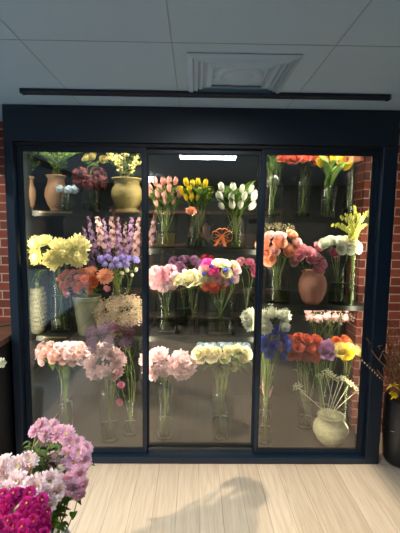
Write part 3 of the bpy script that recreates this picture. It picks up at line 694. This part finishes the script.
bunch(v, 'cluster', ['paleblue'], (222, 345, 27, 5), 5, .48, 'pale_blue_flower', 'pale blue-white flower', 'behind the cream roses', 'flower', leaves=1)

# ------------------------------------------------------------------ right bay
v = vase(273, 11, 176, .33, ZF, 'tall glass vase of sparse greenery, leftmost on the right top shelf', water=.15)
for i in range(6): sprig(v, (263+i*4, 158+rnd.uniform(-4, 10)), .33, 'thin green sprig in the leftmost tall vase on the right top shelf', 'sprigs in the leftmost tall vase', size=.045, mat='leaf')
v = vase(304, 9, 177, .33, ZF, 'glass vase of coral roses, second from left on right top shelf', water=.15)
bunch(v, 'rose', ['coral', 'rust'], None, 7.5, .3, 'rose', ['coral rose', 'rust-red rose'], 'right top shelf', 'flower', pts=[(284, 157), (294, 158), (304, 157), (313, 159), (322, 157)], leaves=5, leafsize=.09, leafmat='leaf_dark', leaft=(.65, .95))
v = vase(329, 8, 187, .27, ZF, 'glass vase of yellow tulips on the right top shelf', water=.6)
bunch(v, 'tulip', ['yellow'], None, 6, .24, 'tulip', 'yellow tulip', 'right top shelf', 'flower', pts=[[(320, 162), (333, 157), (341, 159)], [(348, 166)]], leaves=3, leafsize=.1, leafmat='leaf_light', leafkind='blade', up_=1.2, leaft=(.2, .7), stemr=.0038, stemcol='leaf_light')
v = vase(351, 7, 167, .33, ZF, 'tall slim glass vase of peach roses at right end of top shelf', water=.2)
bunch(v, 'rose', ['peach'], None, 7.5, .3, 'rose', 'peach rose', 'right end of top shelf', 'flower', pts=[(345, 159), (357, 157)], leaves=1)
v = vase(278, 14, 260, .34, ZG, 'wide glass vase of peach garden roses on the right middle shelf', water=.3)
bunch(v, 'rose', ['peach', 'blush'], (281, 247, 22, 17), 6.3, .28, 'garden_rose', ['peach garden rose', 'blush garden rose'], 'right middle shelf', 'flower', leaves=2, leafsize=.06, step=1.55)
bunch(v, 'wisp', ['beige'], (279, 228, 17, 7), 7, .4, 'dried_gypsophila', 'wispy pale dried gypsophila', 'above the peach roses', 'dried flower', leaves=0, step=1.2)
v = vase(313, 14, 271, .28, ZG, 'terracotta urn of pink roses on the right middle shelf', 'jar', M['urn_terra'])
bunch(v, 'rose', ['pink'], None, 5.8, .24, 'rose', 'pink rose', 'terracotta urn', 'flower', pts=[[(301, 250), (319, 247)], [(299, 256), (308, 252), (316, 256)], [(312, 259), (321, 262)], [(318, 268)]], leaves=4, leafsize=.06, leafmat='leaf_dark')
v = vase(339, 10, 262, .32, ZG, 'glass vase of ivory roses on the right middle shelf', water=.5)
bunch(v, 'rose', ['cream', 'white'], None, 5.8, .22, 'rose', ['ivory rose', 'white rose'], 'right middle shelf', 'flower', pts=[[(324, 244), (331, 241), (339, 241), (347, 240), (355, 242)], [(342, 249), (350, 249), (358, 248)]], leaves=4, leafsize=.06, leafmat='leaf_dark')
bunch(v, 'rose', ['rosepink'], None, 5.5, .24, 'rose', 'lone pink rose', 'among the ivory roses', 'flower', pts=[(335, 253)], leaves=0)
v = vase(354, 4, 245, .22, ZG, 'slim tall glass vase of budding branches beside the brick pier', water=.4)
for i in range(11): sprig(v, (333+i*4.3, 206+abs(i-6)*2.2+rnd.uniform(-4, 12)), .2+rnd.uniform(-.04, .05), 'yellow-green budding branch in the slim vase beside the brick pier', 'budding branches by the brick pier', size=.035, n=12, mat='leaf_light', kind='oval', buds=('bud', .005, 2.6), name='budding_branch', cat='branch')
# floor of right bay
v = vase(266, 8, 372, .33, Z0, 'tall glass vase of white mums on the right bay floor')
bunch(v, 'bigmum', ['white'], (266, 320, 23, 12), 8.5, .2, 'chrysanthemum', 'greenish-white chrysanthemum', 'behind the door stile', 'flower', leaves=1, leafsize=.06, step=1.25, stemr=.003, dome=.04, ymin=.125)
v = vase(266, 8, 405, .19, Z0, 'small bottle vase of blue roses at left of the right bay floor', 'bottle', water=.4)
bunch(v, 'rose', ['blue'], (275, 343, 15, 16), 5.4, .18, 'rose', 'vivid blue rose', 'right bay', 'flower', leaves=1, leafsize=.05, step=1.55, dome=.03)
bunch(v, 'spike', ['pink'], None, 1.5, .2, 'snapdragon', 'small pink snapdragon', 'bottle vase', 'flower', pts=[(263, 386), (271, 391)], leaves=1, up_=3)
v = vase(306, 9, 398, .42, Z0, 'glass vase of rust-orange roses on the right bay floor')
bunch(v, 'rose', ['rust'], (303, 347, 22, 13), 5.8, .3, 'rose', 'rust-orange rose', 'right bay', 'flower', leaves=1, leafsize=.05, step=1.6, dome=.05)
v = vase(347, 5, 372, .36, Z0, 'slim glass vase of yellow roses behind the white urn')
bunch(v, 'peony', ['lilac'], None, 8.5, .3, 'rose', 'dusky mauve rose', 'between rust and yellow roses', 'flower', pts=[(328, 350)], leaves=1)
bunch(v, 'rose', ['orange'], None, 6.5, .3, 'rose', 'orange rose', 'above the yellow roses', 'flower', pts=[(337, 343), (346, 342)], leaves=1)
bunch(v, 'rose', ['yellow', 'paleyellow'], None, 7, .24, 'rose', ['bright yellow rose', 'pale yellow rose'], 'above the white urn', 'flower', pts=[[(341, 350), (350, 348), (358, 351)], [(347, 354)]], leaves=2, leafsize=.05)
v = vase(322, 12, 380, .55, Z0, 'glass vase of dusty pink filler flowers at the back right')
bunch(v, 'wisp', ['dustypink'], (327, 314, 28, 11), 8, .36, 'filler_flower', 'airy dusty pink filler spray', 'right bay', 'flower', leaves=4, leafsize=.06, leafmat='leaf_dark', step=1.05)
bunch(v, 'cluster', ['dustypink'], (327, 313, 26, 8), 4.5, .34, 'waxflower', 'dusty pink waxflower', 'right bay', 'flower', leaves=1, leafmat='leaf_dark', step=1.7)
v = vase(331, 18, 415, .215, Z0, 'off-white ceramic urn on the right bay floor', 'crock', M['urn_white'])
for i, (x, y, s) in enumerate(((298, 387, 6), (303, 393, 4), (320, 377, 5), (327, 374, 6.5), (334, 378, 6), (340, 379, 4), (344, 380, 5.5), (350, 384, 6), (357, 391, 5.5))):
    P = at(x, y, .22+rnd.uniform(-.04, .06)); f, n = feet(v)
    flower('queen_annes_lace', 'umbel', 'lace', P, s/ppm(.22), f, n, f"dried cream lace flower, {'leftmost' if i == 0 else 'rightmost' if i == 8 else ORD[i]+' from left'} in the white urn", 'dried flower', 'dried lace flowers in the white urn', Vector(((x-330)*.02, -.5, 1)), .0028, 0, stemcol='lace', straight=True)

# ------------------------------------------------------------------ counter at left
yc0 = -.16; zc = .905
xr_ = -W-.012
t = thing('counter', 'dark counter with brown plank top against the brick wall at left', 'counter', (-1.73, (yc0+YW)/2, 0))
cw = (xr_-XL)/2-.002; t.location.x = (xr_+XL)/2; dd = (YW-yc0)/2
bevel(obj('worktop', BOX(-cw, cw, -dd, dd-.002, zc-.04, zc), M['counter'], t), .004)
obj('body', BOX(-cw+.02, cw-.02, -dd+.03, dd-.002, .0, zc-.041), M['dark_wood'], t)
for i in range(2):
    x0 = -cw+.025+i*.27; bevel(obj('front_panel', BOX(x0, x0+.255, -dd+.018, -dd+.0295, .08, zc-.08), M['dark_wood'], t), .003)
t = thing('pipe', 'thin grey cable lying on the counter by the brick wall', 'cable', (-1.45, .2, zc+.004)); b = MB(); b.tube([(-.3, .05, 0), (-.1, -.02, 0), (.1, .1, 0), (.15, .16, .1), (.13, .215, .3)], .004); obj('cable', b, M['gasket'], t); t.name = 'cable'

# ------------------------------------------------------------------ planter with twigs at right
pp = Vector((1.42, .02, 0)); pc = atz(402, 448, 0); px_ = at(404, 400, .05).x; 
t = thing('planter', 'matt black planter of dried branches at the right edge', 'planter', (px_, .05, 0)); PR = px_-at(386, 400, .05).x
b = MB(); b.lathe([(PR*.8, 0), (PR*.9, .03), (PR*1.0, .22), (PR, .46), (PR*.96, .475), (PR*.9, .47), (PR*.9, .42), (.001, .42)], 36); obj('body', b, M['black_pot'], t)
b = MB(); b.lathe([(PR*.89, .421), (.001, .43)], 24, cap=False); obj('soil', b, M['soil'], t)
b = MB(); 
for s in range(24): a = 2*pi*s/24; 
b.tube([(PR*1.02*cos(a_), PR*1.02*sin(a_), .3+.05*cos(a_*1)) for a_ in [pi+k*.12 for k in range(-6, 7)]], .004); obj('handle', b, M['steel'], t)
for i in range(40):
    a = rnd.uniform(0, 2*pi); root = thing('dried_branch', 'curly brown dried branch in the black planter', 'branch', (px_+cos(a)*PR*.5, .05+sin(a)*PR*.5, .425), 'dried branches in the black planter')
    L = rnd.uniform(.35, .75); dx = rnd.uniform(-.34, .12); pts = []; w = rnd.uniform(.015, .04); ph = rnd.uniform(0, 6)
    for k in range(12): u = k/11; pts.append(Vector((dx*u**1.4+w*sin(ph+u*9)*u, rnd.uniform(-.01, .01)+w*cos(ph+u*8)*u, L*u*(1-.15*u))))
    b = MB(); b.tube(pts, .0065, .002, 5)
    for k in (5, 7, 9):
        d = Vector((rnd.uniform(-1, 1), rnd.uniform(-1, 1), rnd.uniform(.2, 1))).normalized()*.09; b.tube([pts[k], pts[k]+d*.5+Vector((0, 0, .01)), pts[k]+d], .0035, .0015, 4)
    obj('twig', b, M['twig'], root)
    if i % 6 == 0:
        c = MB()
        for k in (7, 9, 11): c = MB(); c.blob(pts[k], .007, sc=(1, 1, 1.6)); obj('bud', c, M['beige'], root)
# long thin branch crossing the jamb
root = thing('dried_branch', 'long thin budded branch reaching left across the cooler jamb', 'branch', (px_-PR*.4, .02, .43)); e = at(362, 361, -.04)-root.location
b = MB(); pts = [Vector((0, 0, 0)), Vector((e.x*.35, e.y*.5, e.z*.45)), Vector((e.x*.7, e.y*.8, e.z*.8)), e]; b.tube(pts, .003, .0014, 4); obj('twig', b, M['twig'], root)
c = MB()
for k in range(8): q = pts[1].lerp(e, .3+k*.1); c.blob(q+Vector((0, 0, .004)), .005, sc=(1, 1, 1.5))
obj('buds', c, M['beige'], root)
for k, (x, y) in enumerate(((393, 386), (397, 395), (391, 394))):
    P = at(x, y, -.1); root = thing('yellow_leaf_sprig', f"yellow dried leaf sprig, {['upper', 'rightmost', 'lower left'][k]} of three over the black planter", 'dried leaf', (px_-.02, .02, .43)); 
    b = MB(); b.tube([Vector((0, 0, 0)), (P-root.location)*.5+Vector((0, 0, .03)), P-root.location], .002, .001, 4); obj('stem', b, M['twig'], root)
    b = MB()
    for q in range(5): b.leaf(P-root.location, (rnd.uniform(-1, 1), rnd.uniform(-.5, .1), rnd.uniform(-.5, 1)), .045, .022)
    obj('leaves', b, M['yellow'], root)

# ------------------------------------------------------------------ foreground buckets of mums
def bucket(c, r, h, label):
    t = thing('zinc_bucket', label, 'bucket', c); b = MB(); b.lathe([(r*.72, 0), (r*.74, .01), (r, h), (r*1.04, h+.004), (r*.97, h), (r*.7, .02), (.001, .02)], 36); obj('body', b, M['zinc'], t)
    b = MB(); b.lathe([(r*.9, h*.4), (r*.92, h*.402), (r*.9, h*.42)], 36, cap=False); obj('band', b, M['zinc'], t)
    w = MB(); w.lathe([(r*.86, h*.75), (.001, h*.75)], 24, cap=False); obj('water', w, M['water'], t)
    return dict(base=Vector(c), r=r, h=h, nr=r*.8, fr=r*.5, solid=False, top=Vector(c)+Vector((0, 0, h)))
def fg(v, col, name, words, pts, rpx, Ybase, where, leaves=5, leafsize=.06, cat='flower', kind='daisy', dome=.1, group=None):
    cx = sum(p[0] for p in pts)/len(pts); cy = sum(p[1] for p in pts)/len(pts)
    ps = sorted(pts, key=lambda p: p[1]); n = len(ps); nr = max(1, round(n/4)); rows = [sorted(ps[i*n//nr:(i+1)*n//nr]) for i in range(nr)]
    for j, row in enumerate(rows):
        for i, p in enumerate(row):
            u, w = (p[0]-cx)/30, (p[1]-cy)/30; rr = rpx*(p[2] if len(p) > 2 else 1)
            Y = Ybase - dome*w*.9 - dome*.3*(1-u*u) + rnd.uniform(-.015, .015); P = at(p[0], p[1], Y); R = rr/ppm(Y); f, nk = feet(v)
            o_ = 'leftmost' if i == 0 else 'rightmost' if i == len(row)-1 else ORD[i]+' from left'
            kd = rnd.choice(('daisy', 'bigmum', 'mum')) if col == 'magenta' else kind
            flower(name, kd, col, P, R, f, nk, f"{words}, {o_} in {ROWN(j, nr)} row, {where}", cat, group, Vector((u*.7+rnd.uniform(-.3, .3), -.8, .55-w*.5+rnd.uniform(-.3, .3))), .0026, leaves, leafsize, 'leaf', 'oval', leaft=(.45, .96))
pA = at(64, 500, -.95); vA = bucket((pA.x-.1, -.93, 0), .11, .22, 'zinc bucket of pink chrysanthemums on the floor at left')
fg(vA, 'mum_pink', 'chrysanthemum', 'pink spray chrysanthemum', [(41, 425, .8), (52, 426, .85), (34, 431, .7), (45, 434, .8), (57, 433), (66, 434), (71, 443), (78, 444, .9), (67, 455), (79, 453), (86, 449, .8), (74, 463), (84, 462, .9), (53, 460), (68, 480), (79, 474, .9), (73, 488), (82, 484, .8), (67, 490, .8), (79, 494, .8)], 10, -.93, 'foreground pink bunch', leaves=6, leafsize=.075)
for i in range(26): sprig(vA, (30+(i*7)%34, 442+(i*11)%50), -1.03+rnd.uniform(-.04, .04), 'olive leafy chrysanthemum stem in the pink bunch', 'leafy stems of the pink bunch', mat='leaf_olive', kind='oval', size=.05, n=13)
pB = at(32, 533, -1.15); vB = bucket((pB.x-.1, -1.12, 0), .11, .22, 'zinc bucket of white chrysanthemums on the floor at left')
fg(vB, 'mum_white', 'chrysanthemum', 'white-pink chrysanthemum', [(3, 465), (18, 467), (1, 476, .9), (18, 482), (34, 487, 1.05), (50, 481), (45, 496), (55, 492), (48, 504, .9), (8, 489, .8), (29, 460, .8)], 12.5, -1.1, 'foreground white bunch', leaves=6, leafsize=.06)
for i, (x, y) in enumerate(((31, 466), (37, 475), (28, 473))):
    f, nk = feet(vB); flower('rosebud', 'bud', 'peach', at(x, y, -1.08), .012, f, nk, f"small peach bud, {['upper', 'lower right', 'lower left'][i]}, among the white chrysanthemums", 'flower', None, leaves=2)
pC = at(12, 560, -1.35); vC = bucket((pC.x-.06, -1.35, 0), .11, .25, 'zinc bucket of magenta chrysanthemums nearest the camera')
mg = []
for j in range(7):
    y = 493+j*8.5
    for i in range(7):
        x = -6+i*8.8+(j % 2)*4.2
        if x < 49-abs(j-3)*2-(8 if j < 1 else 0) and y < 545: mg.append((x+rnd.uniform(-2.8, 2.8), y+rnd.uniform(-2, 2), rnd.uniform(.8, 1.2)))
fg(vC, 'magenta', 'chrysanthemum', 'magenta chrysanthemum', mg, 6.6, -1.28, 'foreground magenta bunch', leaves=4, leafsize=.045, dome=.12)
# white bloom by the counter
wv = bucket((at(-35, 430, -.4).x, -.4, 0), .09, .3, 'zinc bucket with one white bloom before the dark counter')
f, nk = feet(wv); flower('chrysanthemum', 'bigmum', 'white', at(-2, 365, -.4), .042, f, nk, 'white chrysanthemum cut off by the left edge before the dark counter', 'flower', None, leaves=3, leafsize=.06)

# ------------------------------------------------------------------ lamps and the room behind the camera (seen in the glass)
p = at(0, 0, 0)
t = thing('ceiling_light', 'rectangular white ceiling light reflected in the middle door', 'ceiling light', (.09, -1.48, H))
obj('diffuser', BOX(-.3, .3, -.11, .11, -.022, -.008), M['panel_light'], t)
q = MB(); q.box(-.32, .32, -.13, -.112, -.026, -.0005); q.box(-.32, .32, .112, .13, -.026, -.0005); q.box(-.32, -.302, -.112, .112, -.026, -.0005); q.box(.302, .32, -.112, .112, -.026, -.0005); obj('frame', q, M['ceiling'], t)
t = thing('spot_lamp', 'small warm spotlight reflected near the middle door edge', 'spotlight', (-.75, -3.45, H))
obj('housing', BOX(-.07, .07, -.04, .09, -.09, -.0005), M['gasket'], t); obj('lens', BOX(-.06, .06, .091, .097, -.085, -.005), M['spot_light'], t)
# display rack
t = thing('display_rack', 'tall brown wooden display rack reflected in the glass', 'rack', (0, -3.55, 0))
for x in (-1.3, 0, 1.3): obj('upright', BOX(x-.02, x+.02, -.17, .17, 0, 1.95), M['rack_wood'], t)
obj('back_panel', BOX(-1.32, 1.32, -.19, -.172, .02, 1.95), M['dark_wood'], t)
zs = (.2, .62, 1.02, 1.36, 1.88)
for z in zs:
    for x in (-1.28, .02): obj('shelf_board', BOX(x, x+1.26, -.17, .17, z-.04, z), M['rack_wood'], t)
proto = None
for i in range(7):
    x = -1.1+i*.18; x += .12 if x > -.1 else 0
    r_ = thing('bottle', 'pale tan bottle on the third shelf of the display rack', 'bottle', (x, -3.5, 1.021), 'tan bottles on the display rack')
    b = MB(); b.lathe([(.035, 0), (.038, .02), (.038, .12), (.014, .17), (.014, .21)], 16); obj('body', b, M['urn_tan'] if i % 2 else M['urn_terra'], r_)
    b = MB(); b.lathe([(.016, .2), (.016, .225), (.001, .226)], 12); obj('cap', b, M['beige'], r_)
for i, (x, z, mt) in enumerate(((-.9, 1.361, 'urn_terra'), (-.5, 1.361, 'urn_mustard'), (.35, 1.361, 'urn_tan'), (.8, 1.361, 'urn_terra'), (-.7, .621, 'urn_white'), (.6, .621, 'urn_mustard'))):
    r_ = thing('storage_crate', ['terracotta coloured', 'mustard', 'tan', 'reddish', 'off-white', 'ochre'][i]+' crate on the display rack, '+['upper far left', 'upper left', 'upper right', 'upper far right', 'lower left', 'lower right'][i], 'crate', (x, -3.53, z))
    b = MB(); b.box(-.14, .14, -.1, .1, 0, .02); b.box(-.14, .14, .09, .1, .02, .17); b.box(-.14, .14, -.1, -.09, .02, .17); b.box(-.14, -.13, -.09, .09, .02, .17); b.box(.13, .14, -.09, .09, .02, .17); obj('box', b, M[mt], r_)

# ------------------------------------------------------------------ the photographer, seen mirrored in the glass
def skin(name, verts, edges, mat, parent, sub=2):
    me = bpy.data.meshes.new(name); me.from_pydata([v[0] for v in verts], edges, []); me.materials.append(mat)
    o = link(name, me, parent); md = o.modifiers.new('skin', 'SKIN'); md.use_smooth_shade = True
    for i, v in enumerate(verts):
        sv = me.skin_vertices[0].data[i]; sv.radius = v[1] if isinstance(v[1], tuple) else (v[1], v[1]); sv.use_root = i == 0
    ss = o.modifiers.new('sub', 'SUBSURF'); ss.levels = sub; ss.render_levels = sub; return o
M['skin'] = pbr('skin', lin((206, 160, 136)), .5); M['jacket'] = pbr('jacket', lin((20, 22, 28)), .8, noise=.2, scale=20); M['trousers'] = pbr('trousers', lin((14, 15, 19)), .85)
M['hair'] = pbr('hair', lin((30, 22, 18)), .5)
pr = thing('person', 'person in dark jacket and trousers photographing, mirrored in the middle door', 'person', (.13, -3.15, 0))
bv = [((0, .02, .95), .1), ((0, .02, 1.2), .1), ((0, .02, 1.42), .09), ((0, .04, 1.52), .05), ((0, .05, 1.6), (.07, .08)), ((0, .055, 1.69), (.078, .09)), ((0, .05, 1.76), .05),
      ((-.19, .02, 1.43), .05), ((-.30, .15, 1.22), .04), ((-.235, .47, 1.56), .027), ((.17, .02, 1.43), .05), ((.20, .18, 1.2), .04), ((-.105, .47, 1.56), .027),
      ((-.12, .02, .88), .08), ((-.28, .02, .48), .055), ((-.38, 0, .09), .04), ((-.4, .12, .04), .035), ((.12, .02, .88), .08), ((.28, .02, .48), .055), ((.40, 0, .09), .04), ((.43, .12, .04), .035)]
be = [(0, 1), (1, 2), (2, 3), (3, 4), (4, 5), (5, 6), (2, 7), (7, 8), (8, 9), (2, 10), (10, 11), (11, 12), (0, 13), (13, 14), (14, 15), (15, 16), (0, 17), (17, 18), (18, 19), (19, 20)]
# hands: palm and five separate fingers closing round the phone
for (hx_, sgn, w0) in ((-.235, 1, 9), (-.105, -1, 12)):
    b0 = len(bv); bv.append(((hx_, .52, 1.585), (.022, .012))); be.append((w0, b0))
    for k in range(4):
        z = 1.565+.02*k; L = (.9, 1, 1.05, .95)[k]; j = len(bv)
        bv += [((hx_+sgn*.006, .54, z), .0085), ((hx_+sgn*.014, .54+.022*L, z+.004), .008), ((hx_+sgn*(.034), .54+.026*L, z+.006), .007)]
        be += [(b0, j), (j, j+1), (j+1, j+2)]
    j = len(bv); bv += [((hx_+sgn*.012, .515, 1.6), .01), ((hx_+sgn*.034, .535, 1.625), .009)]; be += [(b0, j), (j, j+1)]
body = skin('body', bv, be, M['skin'], pr)
j = [((0, .02, .86), (.17, .12)), ((0, .02, 1.1), (.155, .115)), ((0, .02, 1.36), (.17, .11)), ((0, .03, 1.49), .07), ((-.20, .02, 1.43), .068), ((-.31, .15, 1.2), .055), ((-.24, .43, 1.52), .04), ((.18, .02, 1.43), .068), ((.21, .18, 1.18), .055), ((-.09, .43, 1.52), .04)]
skin('jacket', j, [(0, 1), (1, 2), (2, 3), (2, 4), (4, 5), (5, 6), (2, 7), (7, 8), (8, 9)], M['jacket'], pr)
skin('trousers', [((0, .02, .93), (.15, .11)), ((-.11, .02, .84), .1), ((-.28, .02, .47), .075), ((-.39, 0, .1), .06), ((.11, .02, .84), .1), ((.28, .02, .47), .075), ((.41, 0, .1), .06)], [(0, 1), (1, 2), (2, 3), (0, 4), (4, 5), (5, 6)], M['trousers'], pr)
for sx3 in (-1, 1): skin('shoe', [((sx3*.39, -.05, .045), .045), ((sx3*.41, .06, .045), .048), ((sx3*.43, .16, .035), .035)], [(0, 1), (1, 2)], M['gasket'], pr)
b = MB(); b.blob((0, .025, 1.72), .115, sc=(.95, 1.05, 1), seg=20, rings=14); obj('hair', b, M['hair'], pr)
b = MB(); b.blob((0, .145, 1.67), .016, sc=(.8, 1.2, 1.5), seg=10, rings=8); obj('nose', b, M['skin'], pr)
for sx3 in (-1, 1):
    b = MB(); b.blob((sx3*.032, .128, 1.695), .013, seg=10, rings=8); obj('eye', b, M['gasket'], pr); b = MB(); b.blob((sx3*.092, .05, 1.68), .022, sc=(.5, 1, 1.4), seg=10, rings=8); obj('ear', b, M['skin'], pr)
b = MB(); b.blob((0, .13, 1.63), .02, sc=(1.3, .5, .35), seg=10, rings=8); obj('mouth', b, M['rosepink'] if 'rosepink' in M else M['skin'], pr)
t = thing('phone', 'black phone held up by the person mirrored in the glass', 'phone', (-.04, -2.585, 1.60)); bevel(obj('case', BOX(-.037, .037, -.004, .004, -.075, .075), M['gasket'], t), .003)
q = MB(); q.lathe([(.008, 0), (.008, .003), (.001, .003)], 16); o_ = obj('lens', q, M['steel'], t, (-.0, .0045, .055)); o_.rotation_euler = (radians(-90), 0, 0)

# lights
def area(name, loc, rot, sx, sy, e, col):
    l = bpy.data.lights.new(name, 'AREA'); l.shape = 'RECTANGLE'; l.size = sx; l.size_y = sy; l.energy = e; l.color = col
    o = bpy.data.objects.new(name, l); COL.objects.link(o); o.location = loc; o.rotation_euler = rot; return o
area('cooler_top_light', (0, .2, 2.29), (radians(-20), 0, 0), 2.2, .05, 36, (1, .93, .78))  # unseen lamp added behind the header to light the interior
for x, e in ((-1.17, 6), (X1, 5.5), (X2, 5.5), (1.13, 6)):  # jamb pair inferred, stile pair added so light reaches every level
    area('cooler_side_light', (x, .16, 1.05), (radians(90), 0, 0), .04, 1.9, e, (1, .9, .7))
for x0, x1, z in ((xL0, xLm, ZA), (xL0, xLm, ZD), (xLm, xRm, ZC), (xLm, xRm, ZD), (xRm, xR1, ZF), (xRm, xR1, ZG)):
    area('added_shelf_light', ((x0+x1)/2, .237, z-.024), (radians(14), 0, 0), x1-x0-.08, .016, 5.5 if z > 1.4 else 5, (1, .92, .76))  # lamps added below the shelves to shade the flower heads from above
area('ceiling_panel_light', (.09, -1.48, H-.03), (0, 0, 0), .6, .22, 16, (.78, .9, 1))
l = bpy.data.lights.new('spot', 'SPOT'); l.energy = 60; l.spot_size = radians(110); l.color = (1, .85, .65); l.shadow_soft_size = .05
o = bpy.data.objects.new('rack_spot', l); COL.objects.link(o); o.location = (-.75, -2.9, 2.34); o.rotation_euler = Vector((0.3, -.7, -1.2)).to_track_quat('-Z', 'Y').to_euler()
s = bpy.data.lights.new('sun', 'SUN'); s.energy = 4.3; s.color = (1, .84, .64); s.angle = radians(1.2)
o = bpy.data.objects.new('sun', s); COL.objects.link(o); o.rotation_euler = Vector((.66, .44, -.49)).to_track_quat('-Z', 'Y').to_euler()
wd = bpy.data.worlds.new('sky'); SC.world = wd; wd.use_nodes = True; bg = wd.node_tree.nodes['Background']; bg.inputs[0].default_value = (.5, .75, 1, 1); bg.inputs[1].default_value = 3.2
